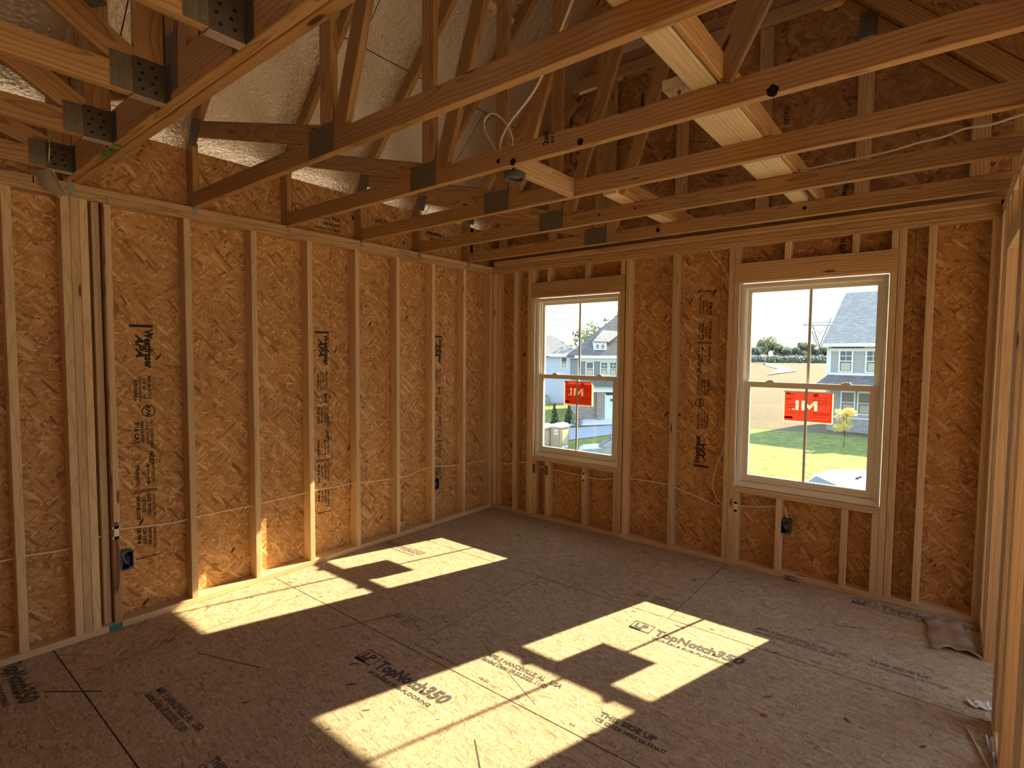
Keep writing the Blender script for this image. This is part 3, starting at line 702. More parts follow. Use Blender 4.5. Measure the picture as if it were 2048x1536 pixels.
for x, l in ((.60, .05), (.66, .07), (.72, .04), (.80, .03)):
    obj('paint_mark', MB().quad((x, gyn+.004, ZP-.0006), (x+l, gyn+.012, ZP-.0006), (x+l*.8, gyn+.034, ZP-.0006), (x-.01, gyn+.03, ZP-.0006)).mesh(), M['green'], gr)
obj('hurricane_tie', MB().box((.001, GY1-.06, ZT+.012), (.0025, GY1-.03, ZP)).mesh(), M['tie'], gr)

# jack trusses hung off the girder, running toward the camera
def jack(x1, label, lvl=True):
    x0 = x1-T; xc = (x0+x1)/2; ye = -7.5; yg = gyn-.003
    r = root('jack_truss', (xc, yg, ZP), label, 'jack truss', 'jack trusses hung from the girder')
    board('bottom_chord', (xc, yg, ZP+.0465), (xc, ye, ZP+.0465), .0885, T, (0, 0, 1), M['pine'], r)
    def w(nm, a, b, ww=D, t=.036): return board(nm, (xc, a[0], a[1]), (xc, b[0], b[1]), ww, t, (0, b[1]-a[1], -(b[0]-a[0])) if abs(b[0]-a[0]) > 1e-4 else (0, 1, 0), M['pine'], r)
    zr = min(x1+2.88, 7.0-x1-.14)
    if zr > 2.9:
        w('end_post', (yg-.046, 2.53), (yg-.046, zr-.06))
    if lvl:
        w('web', (yg-.02, 3.02 if x1 > .3 else 2.95), (yg-1.6, 3.02 if x1 > .3 else 2.95), t=.0355)
        w('web', (yg-.10, 2.58), (yg-1.3, 3.35 if x1 > .4 else 3.05), t=.035)
    # hanger
    hg = MB(); ys = yg-.14
    for xx in (x0-.0018, x1+.0003):
        hg.box((xx, yg-.10, ZP+.0), (xx+.0015, yg-.001, ZP+.13))
    hg.box((x1+.0018, yg-.0015, ZP), (x1+.045, yg, ZP+.125)); hg.box((x0-.045, yg-.0015, ZP), (x0-.0018, yg, ZP+.125))
    h = obj('joist_hanger', hg.mesh(), M['steeld'], r)
    obj('hanger_seat', MB().box((x0-.0015, yg-.10, ZP-.0022), (x1+.0015, yg, ZP+.0003)).mesh(), M['steel'], r)
    for i in range(4):
        for j in range(2):
            cy, cz = yg-.03-.04*j-.01*(i % 2), ZP+.025+i*.027
            obj('nail_hole', MB().quad((x1+.0022, cy-.005, cz-.005), (x1+.0022, cy+.005, cz-.003), (x1+.0022, cy+.005, cz+.006), (x1+.0022, cy-.005, cz+.005)).mesh(), M['hole'], h)
    gm = MB().box((x1+.0001, yg-.165, ZP+.004), (x1+.0015, yg-.102, ZP+.125))
    for i in range(3): gm.box((x1+.0014, yg-.158+i*.018, ZP+.008), (x1+.0026, yg-.150+i*.018, ZP+.121))
    obj('gusset_plate', gm.mesh(), M['plate'], r)
    if lvl:
        zc = 3.02 if x1 > .3 else 2.95
        gm = MB(); R4 = Matrix.Translation((x1, yg-.125, zc+.02)) @ Matrix.Rotation(.6, 4, 'X')
        gm.box((.0001, -.10, -.07), (.0016, .10, .07), 0, R4)
        for i in range(7): gm.box((.0015, -.095+i*.029, -.066), (.003, -.083+i*.029, .066), 0, R4)
        obj('gusset_plate', gm.mesh(), M['plate'], r)
    return r
jack(.195, 'jack truss next to the left wall, its hanger beside the dangling paper tag')
jack(.82, 'second jack truss from the left wall, bright steel seat under its hanger')
jack(1.415, 'third jack truss from the left wall, stamped letters on its face at the far left')
jack(2.02, 'jack truss at the top edge, fourth from the left wall, dark hanger on its end')
jack(2.63, 'fifth jack truss from the left wall, just above the top edge of the view', False)

# ------------------------------------------------------------------ braces and loose boards in the ceiling
def thing_board(name, label, cat, a, b, w, t, wdir, mat, group=None):
    o = board(name, a, b, w, t, wdir, M[mat]); return tag(o, label, cat, group)
zb = ZP+D+.019+.001
G1 = 'pale brace boards lying across the bottom chords'
thing_board('brace_board', 'pale brace board with a long crack, lying on the two bottom chords nearest the girder', 'brace board', (2.906, -3.20, zb), (2.906, -1.98, zb), D, T, (1, 0, 0), 'pale', G1)
thing_board('brace_board', 'pale rough-edged brace board across the middle bottom chords, left of its twin', 'brace board', (2.821, -2.20, zb), (2.821, -.95, zb), D, T, (1, 0, 0), 'pale', G1)
thing_board('brace_board', 'pale brace board right of its twin, with a splintered notch at its far end', 'brace board', (2.912, -1.97, zb), (2.912, -.90, zb), D, T, (1, 0, 0), 'pale', G1)
thing_board('brace_board', 'short pale brace board reaching the gable over the chord nearest the windows', 'brace board', (2.875, -.89, zb), (2.875, .03, zb), D, T, (1, 0, 0), 'pale', G1)
thing_board('strongback', 'dark board on edge standing against the right side of the pale brace boards', 'brace board', (2.970, -3.1, zb+.027), (2.970, -.2, zb+.027), D, .022, (0, 0, 1), 'pine')
thing_board('brace_board', 'narrow brace board near the middle of the ceiling, running to the gable', 'brace board', (2.0, -1.24, zb), (2.0, .03, zb), D, T, (1, 0, 0), 'stud')
thing_board('strongback', 'board on edge along the narrow middle brace board', 'brace board', (2.066, -1.2, zb+.026), (2.066, .02, zb+.026), D, .037, (0, 0, 1), 'pine')
thing_board('scab_block', 'short block nailed flat on a bottom chord under the pale brace boards', 'block', (2.742, -2.148, zb+.0385), (2.957, -2.148, zb+.0385), D, T, (0, 1, 0), 'pale')
thing_board('diagonal_brace', 'wide dark diagonal brace rising to the right from the middle of the trusses', 'brace board', (2.958, -2.215, 2.57), (3.43, -2.215, 3.45), .115, .02, (.84, 0, -.54), 'dkpine')
bl = board('blocking', (1.952, TY[2]+.001, ZP+.05), (1.952, TY[3]-T-.001, ZP+.05), .098, T, (0, 0, 1), M['pine2'])
tag(bl, 'short blocking board between two bottom chords, holding the round ceiling box', 'blocking')
# strips nailed under the deck between rafters
for i, (x, y0_, y1_) in enumerate(((1.05, -2.15, -1.60), (1.03, -1.545, -.995))):
    z = x+3.015; n = V((1, 0, -1)).normalized(); c = V((x, 0, z))+n*.012
    thing_board('lateral_strip', ('pale strip fixed under the foil roof deck between the fourth and third trusses', 'pale strip fixed under the foil roof deck between the third and second trusses')[i], 'strip',
                c+V((0, y0_, 0)), c+V((0, y1_, 0)), .045, .02, V((1, 0, 1)), 'stud', 'pale strips under the roof deck')

# round ceiling box
cb = root('ceiling_box', (1.952, -2.10, 2.41), 'round grey electrical ceiling box hanging under the blocking between two trusses', 'electrical box')
mb = MB(); n = 28; cx, cy = 1.955, -2.105
prof = [(.020, 2.470), (.050, 2.468), (.053, 2.464), (.053, 2.442), (.051, 2.439), (.043, 2.439), (.041, 2.443), (.041, 2.458), (.0, 2.458)]
vs = []; fs = []
for rr, z in prof: vs += [(cx+rr*math.cos(2*PI*k/n), cy+rr*math.sin(2*PI*k/n), z) for k in range(n)]
for i in range(len(prof)-1):
    for k in range(n): fs.append((i*n+k, i*n+(k+1) % n, (i+1)*n+(k+1) % n, (i+1)*n+k))
mb.add(vs, fs); obj('box_body', mb.mesh(), M['round'], cb)
obj('mounting_bracket', MB().box((cx-.03, cy-.04, 2.470), (cx+.03, cy+.04, 2.476)).box((cx-.03, cy-.042, 2.47), (cx+.03, cy-.039, 2.50)).mesh(), M['steeld'], cb)
obj('wire_end', MB().tube([(cx-.01, cy, 2.457), (cx+.0, cy-.01, 2.447), (cx+.02, cy+.01, 2.445), (cx+.03, cy+.0, 2.452)], .0022, 6).mesh(sm=True), M['wire'], cb)

# ------------------------------------------------------------------ cables
def crom(pts, n=8):
    P = [V(p) for p in pts]; P = [P[0]*2-P[1]]+P+[P[-1]*2-P[-2]]; out = []
    for i in range(1, len(P)-2):
        for k in range(n):
            t = k/n; a, b, c, d = P[i-1], P[i], P[i+1], P[i+2]
            out.append(.5*((2*b)+(-a+c)*t+(2*a-5*b+4*c-d)*t*t+(-a+3*b-3*c+d)*t**3))
    out.append(P[-2]); return out
def cable(label, pts, r=.0045, group=None):
    mb = MB(); mb.tube(crom(pts), r, 8); o = obj('electrical_cable', mb.mesh(sm=True), M['cable'], None, None)
    return tag(o, label, 'cable', group)
x = -.045
cable('thin white cable threaded through the studs along the left wall, low above the floor', [(x, -4.6, .52), (x, -4.06, .54), (x, -3.73, .524), (x, -3.66, .527), (x, -3.62, .524), (x, -3.45, .512), (x, -3.38, .53), (x, -3.30, .545), (x, -3.25, .56), (x, -3.20, .56), (x, -3.0, .538), (x, -2.86, .536), (x, -2.80, .54), (x, -2.46, .537), (x, -2.40, .541), (x, -2.2, .544), (x, -2.05, .55), (x, -1.99, .551), (x, -1.8, .545), (x, -1.63, .546), (x, -1.57, .536), (x, -1.4, .52), (x, -1.22, .513), (x, -1.17, .507), (x, -1.05, .512), (x, -.93, .535), (x, -.81, .547), (x, -.75, .539), (x, -.6, .52), (x, -.41, .506), (x, -.35, .50), (x, -.2, .50), (x, -.05, .487), (.02, .03, .482)])
y = .045
cable('white cable sagging through the studs under the two windows', [(.03, y, .481), (.143, y, .468), (.235, y, .482), (.30, y, .50), (.407, y, .515), (.50, y, .503), (.6, y, .498), (.8, y, .49), (1.04, y, .479), (1.13, y, .473), (1.26, y, .475), (1.389, y, .503), (1.519, y, .522), (1.7, y, .53), (1.88, y, .527), (1.944, y, .512), (2.1, y, .475), (2.25, y, .432), (2.35, y, .425), (2.46, y, .453), (2.55, y, .465), (2.69, y, .493), (2.74, y, .50)])
cable('cable dropping beside the large window from the top plate', [(2.19, .03, 2.40), (2.20, .03, 2.37), (2.28, .03, 2.27), (2.325, .04, 2.15), (2.33, .05, 1.9), (2.325, .05, 1.5), (2.33, .05, 1.1), (2.325, .05, .9), (2.27, .04, .72), (2.25, .04, .60), (2.27, .045, .50), (2.33, .045, .44)])
cable('short cable looping down into the outlet box below the large window', [(2.73, .045, .49), (2.765, .04, .50), (2.775, .03, .47), (2.79, .025, .43)])
cable('white cable looped above the round ceiling box and rising into the trusses', [(2.42, -2.35, 3.20), (2.391, -2.25, 3.12), (2.285, -2.19, 3.02), (2.119, -2.15, 2.822), (1.965, -2.15, 2.701), (1.909, -2.15, 2.637), (1.894, -2.145, 2.593), (1.90, -2.14, 2.555), (1.925, -2.14, 2.50)], .0055)
cable('thin brown-white loop of cable curling over the bottom chord by the ceiling box', [(1.875, -2.15, 2.58), (1.82, -2.15, 2.66), (1.795, -2.15, 2.71), (1.80, -2.15, 2.755), (1.847, -2.15, 2.768), (1.905, -2.15, 2.73), (1.953, -2.15, 2.667), (1.975, -2.15, 2.61), (1.966, -2.15, 2.55)], .0045)
cable('white cable crossing the right side of the ceiling toward the partition', [(2.75, -.93, 2.50), (2.83, -.93, 2.53), (2.883, -.94, 2.575), (3.1, -.965, 2.58), (3.355, -.975, 2.585), (3.48, -.98, 2.60), (3.582, -.98, 2.606), (3.656, -.98, 2.624), (3.748, -.98, 2.62), (3.87, -.98, 2.638), (4.2, -1.0, 2.66)], .0055)

# ------------------------------------------------------------------ outlet boxes
def outlet(c, face, label):
    """c: centre of the open face; face '+x' or '-y'"""
    R4 = Matrix.Translation(V(c)) @ (Matrix.Rotation(PI/2, 4, 'Z') if face == '+x' else Matrix.Identity(4))
    r = root('outlet_box', c, label, 'electrical box', 'blue wall boxes')
    w, h, d = .027, .050, .062; t = .003
    mb = MB().box((-w, 0, -h), (-w+t, d, h), 0, R4).box((w-t, 0, -h), (w, d, h), 0, R4).box((-w, 0, -h), (w, d, -h+t), 0, R4).box((-w, 0, h-t), (w, d, h), 0, R4).box((-w, d-t, -h), (w, d, h), 0, R4)
    obj('box_body', mb.mesh(), M['boxblue'], r)
    rim = MB(); e = .0035
    for a, b in (((-w-e, -.001, -h-e), (-w, .002, h+e)), ((w, -.001, -h-e), (w+e, .002, h+e)), ((-w, -.001, h), (w, .002, h+e)), ((-w, -.001, -h-e), (w, .002, -h)), ((-w, -.002, h-.012), (-w+.02, .003, h)), ((w-.02, -.002, -h), (w, .003, -h+.012))):
        rim.box(a, b, 0, R4)
    obj('box_rim', rim.mesh(), M['boxrim'], r)
    wr = MB().tube([R4 @ V(p) for p in [(-.012, .03, .04), (-.015, .012, .015), (-.008, .006, -.01), (.008, .006, -.012), (.012, .008, .01), (.002, .01, .022), (-.002, .012, -.02), (.012, .01, -.03)]], .0018, 6)
    obj('wire_end', wr.mesh(sm=True), M['wire'], r)
    return r
outlet((.006, -3.203, .387), '+x', 'blue outlet box on the bark-edged stud at the near end of the left wall')
outlet((-.012, -.765, .382), '+x', 'small blue outlet box on the left wall near the far corner')
outlet((2.782, .004, .372), '-y', 'blue outlet box with curled wire under the large window')
# ------------------------------------------------------------------ paper tag on the girder hanger
pts = [(.17, -3.505, 2.60), (.245, -3.535, 2.565), (.08, -3.50, 2.52), (.23, -3.53, 2.49), (.05, -3.475, 2.45), (.20, -3.50, 2.40), (.10, -3.455, 2.385), (.16, -3.46, 2.375)]
N = 12; vs = []; fs = []
for i in range(N+1):
    t = i/N; z = 2.60-.235*t; wd = .045+.05*math.sin(PI*min(1, t*1.1))
    bx = .20-.13*math.sin(t*1.9)+.04*t; by = -3.53+.07*t
    for s in (-1, -.3, .4, 1): vs.append((bx+s*wd*.85, by-.04*s*s*math.sin(PI*t)+.01*s, z+.016*s+.012*math.sin(t*9+s)))
    if i:
        for k in range(3): a = (i-1)*4+k; fs.append((a, a+1, a+5, a+4))
tg = root('paper_tag', (.12, -3.5, 2.47), 'crumpled paper tag dangling at the girder end above the left wall', 'tag')
o = obj('paper', smooth(mesh_from(vs, fs)), M['tag'], tg); o.modifiers.new('t', 'SOLIDIFY').thickness = .001
o = obj('printed_strip', smooth(mesh_from([(v[0], v[1]-.004, v[2]) for v in vs[16:32]], [f for f in [(k+4*j, k+1+4*j, k+5+4*j, k+4+4*j) for j in range(1) for k in range(3)]])), M['tagred'], tg)

# ------------------------------------------------------------------ scraps on the floor
def scrap(label, cx, cy, w, h, seed, mat='plastic', rot=0, lift=.02):
    rs = random.Random(seed); n = 9; vs = []; fs = []
    for i in range(n):
        for j in range(n):
            u, v = i/(n-1)-.5, j/(n-1)-.5
            ee = 1+.10*math.sin(3*math.atan2(v, u)+seed)+.04*math.sin(8*math.atan2(v, u))
            xx, yy = u*w*ee, v*h*ee
            z = .002+lift*abs(math.sin(u*7+seed)*math.cos(v*6+seed*2))+rs.uniform(0, lift*.25)
            vs.append((cx+xx*math.cos(rot)-yy*math.sin(rot), cy+xx*math.sin(rot)+yy*math.cos(rot), z))
    for i in range(n-1):
        for j in range(n-1): a = i*n+j; fs.append((a, a+1, a+n+1, a+n))
    o = obj('plastic_scrap', smooth(mesh_from(vs, fs)), M[mat]); o.modifiers.new('t', 'SOLIDIFY').thickness = .0008
    return tag(o, label, 'plastic scrap', 'plastic scraps on the floor by the partition')
scrap('brownish film of plastic crumpled in the right corner under the large window', 3.71, -.30, .20, .40, 3, 'plastic', .15, .022)
scrap('small pale plastic scrap lying flat by the doorway', 3.815, -1.0, .085, .06, 5, 'wrap', .3, .012)
scrap('pale plastic strip poking out at the foot of the partition studs', 3.86, -1.40, .05, .22, 8, 'wrap', .1, .03)
sl = board('wood_sliver', (3.765, -1.235, .008), (3.828, -1.50, .008), .012, .008, (0, 0, 1), M['stud']); tag(sl, 'long thin wood sliver on the floor beside the partition', 'wood scrap')
for i, (x, y, l, a, lab) in enumerate(((3.047, -1.55, .035, .8, 'dark nail lying right of the sunlit patches'), (3.067, -1.70, .028, .1, 'small dark wood chip on the floor, nearest the bottom right'), (1.60, -1.30, .03, 2.0, 'dark chip near the long floor seam in the middle'), (1.78, -1.33, .018, .4, 'tiny dark chip beside the middle seam'), (3.36, -1.50, .03, 2.4, 'small splinter on the floor at the right'))):
    d = V((math.cos(a), math.sin(a), 0))*l/2
    o = board('debris_chip', V((x, y, .004))-d, V((x, y, .004))+d, .010, .006, (0, 0, 1), M['studdark']); tag(o, lab, 'debris', 'chips and nails on the subfloor')
tag(obj('bark_clump', smooth(MB().tube([(2.80, -.018, .012), (2.83, -.022, .016), (2.87, -.018, .012), (2.90, -.022, .008)], [.012, .016, .013, .006], 7).mesh()), M['studdark']), 'dark clump of bark against the bottom plate under the large window', 'debris')

# stickers placed against the lower glass
sticker(.842, 1.143, 1.124, 1.349, 'red sticker with mirrored white letters on the smaller left window', True)
sticker(2.728, 3.042, 1.124, 1.345, 'red sticker with mirrored white letters on the larger right window')
# ------------------------------------------------------------------ outside
def S_(v): v = min(1, max(0, v)); return v*v*(3-2*v)
def gh(x, y):
    s = S_((-x-6)/14); return -3.4-1.0*s-2.6*s*(1-S_((y-30)/15))
def m_ground():
    m, nt, out = newmat('lawn_and_field'); t = NT(nt)
    geo = t.n('ShaderNodeNewGeometry'); sp = t.n('ShaderNodeSeparateXYZ'); t.l(geo.outputs['Position'], sp.inputs[0])
    n = t.n('ShaderNodeTexNoise', i_Scale=2.5, i_Detail=6.0, i_Roughness=.7); t.l(geo.outputs['Position'], n.inputs['Vector'])
    n2 = t.n('ShaderNodeTexNoise', i_Scale=.12, i_Detail=4.0); t.l(geo.outputs['Position'], n2.inputs['Vector'])
    grass = t.ramp(n.outputs['Fac'], [(.3, (.11, .13, .04)), (.5, (.19, .21, .06)), (.7, (.30, .30, .12))])
    dry = t.mix(n2.outputs['Fac'], t.ramp(n.outputs['Fac'], [(.3, (.13, .095, .055)), (.7, (.27, .21, .13))]), (.13, .11, .07))
    e = t.math('MAXIMUM', 0.0, t.math('MULTIPLY', t.math('SUBTRACT', -9.0, sp.outputs[0]), 1.6))
    b = t.math('GREATER_THAN', t.math('ADD', sp.outputs[1], t.math('MULTIPLY', n2.outputs['Fac'], 1.5)), t.math('ADD', 36.5, e))
    nr = t.math('LESS_THAN', t.math('ADD', sp.outputs[1], n2.outputs['Fac']), 11.5)
    bounce_dirt = t.mix(n.outputs['Fac'], (.42, .33, .25), (.56, .47, .37))  # tan ground by the house, added to keep bounce under the eaves warm
    t.bsdf(out, t.mix(nr, t.mix(b, grass, dry), bounce_dirt), .9, 0, n.outputs['Fac'], .6, .05, .1)
    return m
M['ground'] = m_ground()
def axis_vals(a, b, st): 
    v = []; x = a
    while x < b: v.append(x); x += st
    return v+[b]
gx = [-900, -500, -250, -120, -70]+axis_vals(-50, 20, 2)+[35, 60, 120, 300]
gyv = [-60, -30, -12, 0]+axis_vals(2, 60, 2)+[70, 90, 130, 200, 350, 700, 1400]
vs = [(x, y, gh(x, y)-.15*S_((y-60)/300)) for y in gyv for x in gx]; nx = len(gx)
fs = [(j*nx+i, j*nx+i+1, (j+1)*nx+i+1, (j+1)*nx+i) for j in range(len(gyv)-1) for i in range(nx-1)]
tag(obj('ground', smooth(mesh_from(vs, fs)), M['ground']), kind='structure')
M['asphalt'] = m_plain('street', (.30, .32, .37), .8, 0, .1, 3); M['concrete'] = m_plain('driveway_concrete', (.55, .56, .58), .8, 0, .08, 3)
M['gravel'] = m_plain('gravel', (.20, .175, .145), .9, 0, .1, .5)
def ribbon(name, left, right, mat, lift, label, cat):
    vs = []; fs = []; n = 14
    def samp(pl, u):
        k = u*(len(pl)-1); i = min(int(k), len(pl)-2); f = k-i
        return (pl[i][0]*(1-f)+pl[i+1][0]*f, pl[i][1]*(1-f)+pl[i+1][1]*f)
    N = 30
    for i in range(N+1):
        a, b = samp(left, i/N), samp(right, i/N)
        for j in range(n+1):
            x = a[0]+(b[0]-a[0])*j/n; y = a[1]+(b[1]-a[1])*j/n
            vs.append((x, y, gh(x, y)+lift-.15*S_((y-60)/300)))
    for i in range(N):
        for j in range(n): q = i*(n+1)+j; fs.append((q, q+1, q+n+2, q+n+1))
    o = obj(name, mesh_from(vs, fs), M[mat]); tag(o, label, cat); return o
ribbon('street', [(-40, 26.5), (-22.4, 36.2), (-19.0, 38.6), (-10, 42.5)], [(-40, 30.5), (-23.7, 38.9), (-19.9, 40.9), (-10, 45.5)], 'asphalt', .05, 'bluish asphalt street between the portable toilets and the garage', 'street')
ribbon('driveway', [(-24.3, 39.2), (-24.6, 42.1), (-23.0, 44.0)], [(-20.2, 40.8), (-20.3, 43.5), (-18.5, 45.5)], 'concrete', .08, 'pale concrete driveway leading up to the white garage door', 'driveway')
ribbon('gravel_road', [(-180, 640), (-110, 475), (-75, 370), (-45, 250), (-41, 182)], [(-150, 640), (-95, 400), (-62, 290), (-44, 200), (-40, 178)], 'gravel', .25, 'pale gravel road curving through the dry field toward the tree line', 'road')

ANG = math.atan2(.61, .79)
def hframe(name, loc, label, cat='house', group=None, rz=None): return root(name, loc, label, cat, group, None, ANG if rz is None else rz)
def hb(r, nm, a, b, mat): return obj(nm, MB().box(a, b).mesh(), mat if not isinstance(mat, str) else M[mat], r, WM[r.name])
def siding(name, col, pitch=.16):
    m, nt, out = newmat(name); t = NT(nt)
    geo = t.n('ShaderNodeNewGeometry'); sp = t.n('ShaderNodeSeparateXYZ'); t.l(geo.outputs['Position'], sp.inputs[0])
    f = t.math('FRACT', t.math('DIVIDE', sp.outputs[2], pitch))
    c = t.ramp(f, [(0, tuple(x*.62 for x in col)), (.1, col), (1, col)])
    t.bsdf(out, c, .7); return m
def shingle(name, a, b):
    m, nt, out = newmat(name); t = NT(nt)
    tc = t.n('ShaderNodeTexCoord'); mp = t.n('ShaderNodeMapping'); mp.inputs['Scale'].default_value = (1, 1, 1.4); t.l(tc.outputs['Object'], mp.inputs[0])
    br = t.n('ShaderNodeTexBrick', offset=.5, i_Scale=2.6, i_Mortar_Size=.03, i_Bias=-.2, i_Row_Height=.22, i_Brick_Width=.7)
    br.inputs['Color1'].default_value = (*a, 1); br.inputs['Color2'].default_value = (*b, 1); br.inputs['Mortar'].default_value = (*[x*.5 for x in a], 1)
    cb = t.n('ShaderNodeCombineXYZ'); s = t.n('ShaderNodeSeparateXYZ'); t.l(tc.outputs['Object'], s.inputs[0]); t.l(s.outputs[0], cb.inputs[0]); t.l(s.outputs[2], cb.inputs[1])
    t.l(cb.outputs[0], br.inputs['Vector']); t.bsdf(out, br.outputs['Color'], .9, spec=.1); return m
def brick(name, cols):
    m, nt, out = newmat(name); t = NT(nt)
    tc = t.n('ShaderNodeTexCoord'); s = t.n('ShaderNodeSeparateXYZ'); t.l(tc.outputs['Object'], s.inputs[0]); cb = t.n('ShaderNodeCombineXYZ'); t.l(s.outputs[0], cb.inputs[0]); t.l(s.outputs[2], cb.inputs[1])
    br = t.n('ShaderNodeTexBrick', offset=.5, i_Scale=2.2, i_Mortar_Size=.02)
    br.inputs['Color1'].default_value = (*cols[0], 1); br.inputs['Color2'].default_value = (*cols[1], 1); br.inputs['Mortar'].default_value = (*cols[2], 1)
    t.l(cb.outputs[0], br.inputs['Vector']); t.bsdf(out, br.outputs['Color'], .85); return m
M['sidgrey'] = siding('grey_siding', (.38, .385, .39)); M['sidblue'] = siding('light_blue_siding', (.47, .57, .74)); M['siddk'] = siding('dark_grey_siding', (.22, .24, .28))
M['shingle'] = shingle('grey_shingles', (.36, .33, .30), (.50, .46, .42)); M['shingle2'] = shingle('dark_shingles', (.17, .155, .15), (.26, .24, .23)); M['shingle3'] = shingle('brown_grey_shingles', (.28, .27, .26), (.38, .36, .34))
M['trim'] = m_plain('white_trim', (.80, .83, .86), .6); M['stone'] = brick('stone_base', ((.42, .40, .38), (.30, .28, .27), (.5, .48, .45)))
M['brick'] = brick('brown_brick', ((.36, .28, .24), (.24, .18, .16), (.45, .42, .40))); M['pane'] = m_plain('dark_pane', (.09, .12, .12), .12, spec=.8); M['blind'] = m_plain('window_blind', (.5, .46, .38), .7)
M['garage'] = m_plain('garage_door', (.66, .78, .88), .5)
def hwin(r, x, z, w, h, y=0, grid=True):
    f = MB().box((x-.09, y-.06, z-.09), (x+w+.09, y-.0, z)).box((x-.09, y-.06, z+h), (x+w+.09, y, z+h+.14)).box((x-.09, y-.06, z), (x, y, z+h)).box((x+w, y-.06, z), (x+w+.09, y, z+h)).box((x, y-.05, z+h*.49), (x+w, y-.01, z+h*.53))
    if grid: f.box((x+w*.48, y-.045, z+h*.52), (x+w*.52, y-.012, z+h)).box((x, y-.045, z+h*.75), (x+w, y-.012, z+h*.775))
    o = obj('window', f.mesh(), M['trim'], r, WM[r.name])
    p = obj('pane', MB().box((x, y-.02, z), (x+w, y-.001, z+h)).mesh(), M['pane'], o, WM[r.name])
    b = obj('blind', MB().box((x+.06, y-.024, z+.04), (x+w-.06, y-.0205, z+h*.42)).mesh(), M['blind'], o, WM[r.name])
def hip(r, x0, x1, y0, y1, ze, zr, inset, mat, thick=.18, right_hip=True):
    ym = (y0+y1)/2
    A, B, C_, D_ = (x0, y0, ze), (x1, y0, ze), (x1, y1, ze), (x0, y1, ze); R1 = (x0+inset, ym, zr); R2 = (x1-(inset if right_hip else 0), ym, zr)
    mb = MB(); vs = [A, B, C_, D_, R1, R2]+[(p[0], p[1], p[2]-thick) for p in (A, B, C_, D_)]
    mb.add(vs, [(0, 1, 5, 4), (1, 2, 5), (2, 3, 4, 5), (3, 0, 4), (0, 6, 7, 1), (1, 7, 8, 2), (2, 8, 9, 3), (3, 9, 6, 0), (6, 9, 8, 7)])
    obj('roof', mb.mesh(), M[mat], r, WM[r.name])
# house at the right, seen in the large window
H1 = hframe('house', (-2.62, 38.25, 0), 'grey sided two storey house with steep shingle roof, in the large window', rz=-.1)
hb(H1, 'wall', (0, 0, -3.45), (10, 10, 2.2), 'sidgrey')
def gable_roof(r, x0, x1, y0, y1, ze, zr, mat, th=.2):
    ym = (y0+y1)/2; P = [(y0, ze), (ym, zr), (y1, ze), (y1, ze-th), (ym, zr-th), (y0, ze-th)]
    mb = MB(); mb.add([(x0, y, z) for y, z in P]+[(x1, y, z) for y, z in P], [(0, 6, 7, 1), (1, 7, 8, 2), (2, 8, 9, 3), (3, 9, 10, 4), (4, 10, 11, 5), (5, 11, 6, 0), (0, 1, 4, 5), (1, 2, 3, 4), (6, 11, 10, 7), (7, 10, 9, 8)])
    obj('roof', mb.mesh(), M[mat], r, WM[r.name])
gable_roof(H1, -.3, 10.3, -.4, 10.4, 2.55, 6.4, 'shingle')
mb = MB(); mb.add([(0, 0, 2.2), (0, 10, 2.2), (0, 5, 6.0), (.1, 0, 2.2), (.1, 10, 2.2), (.1, 5, 6.0)], [(0, 1, 2), (3, 5, 4), (0, 2, 5, 3), (1, 4, 5, 2), (0, 3, 4, 1)]); obj('gable_wall', mb.mesh(), M['sidgrey'], H1, WM[H1.name])
hb(H1, 'fascia', (-.3, -.43, 2.3), (10.3, -.40, 2.53), 'trim'); hb(H1, 'frieze_board', (-.02, -.04, 2.0), (10, 0, 2.2), 'trim'); hb(H1, 'corner_board', (-.03, -.05, -2.4), (.13, .12, 2.1), 'trim')
hb(H1, 'band_board', (0, -.06, .40), (10, 0, .54), 'trim')
for xw in (.68, 2.22, 4.2): hwin(H1, xw, .66, .67, 1.34)
mb = MB().add([(-.35, -1.7, -.22), (10, -1.7, -.22), (10, 0, .42), (-.0, 0, .42), (-.35, -1.7, -.36), (10, -1.7, -.36), (10, 0, .28), (0, 0, .28)], [(0, 1, 2, 3), (4, 7, 6, 5), (0, 4, 5, 1), (0, 3, 7, 4), (1, 5, 6, 2)])
obj('porch_roof', mb.mesh(), M['shingle2'], H1, WM[H1.name])
for xw in (.88, 1.86, 3.4): hwin(H1, xw, -2.12, .70, 1.36, grid=False)
hb(H1, 'stone_base', (.3, -.12, -3.45), (10, 0, -2.5), 'stone'); hb(H1, 'stone_ledge', (.28, -.16, -2.5), (10, 0, -2.42), 'trim')
hb(H1, 'downspout', (-.10, -.16, -2.3), (-.03, -.06, 2.3), 'trim')
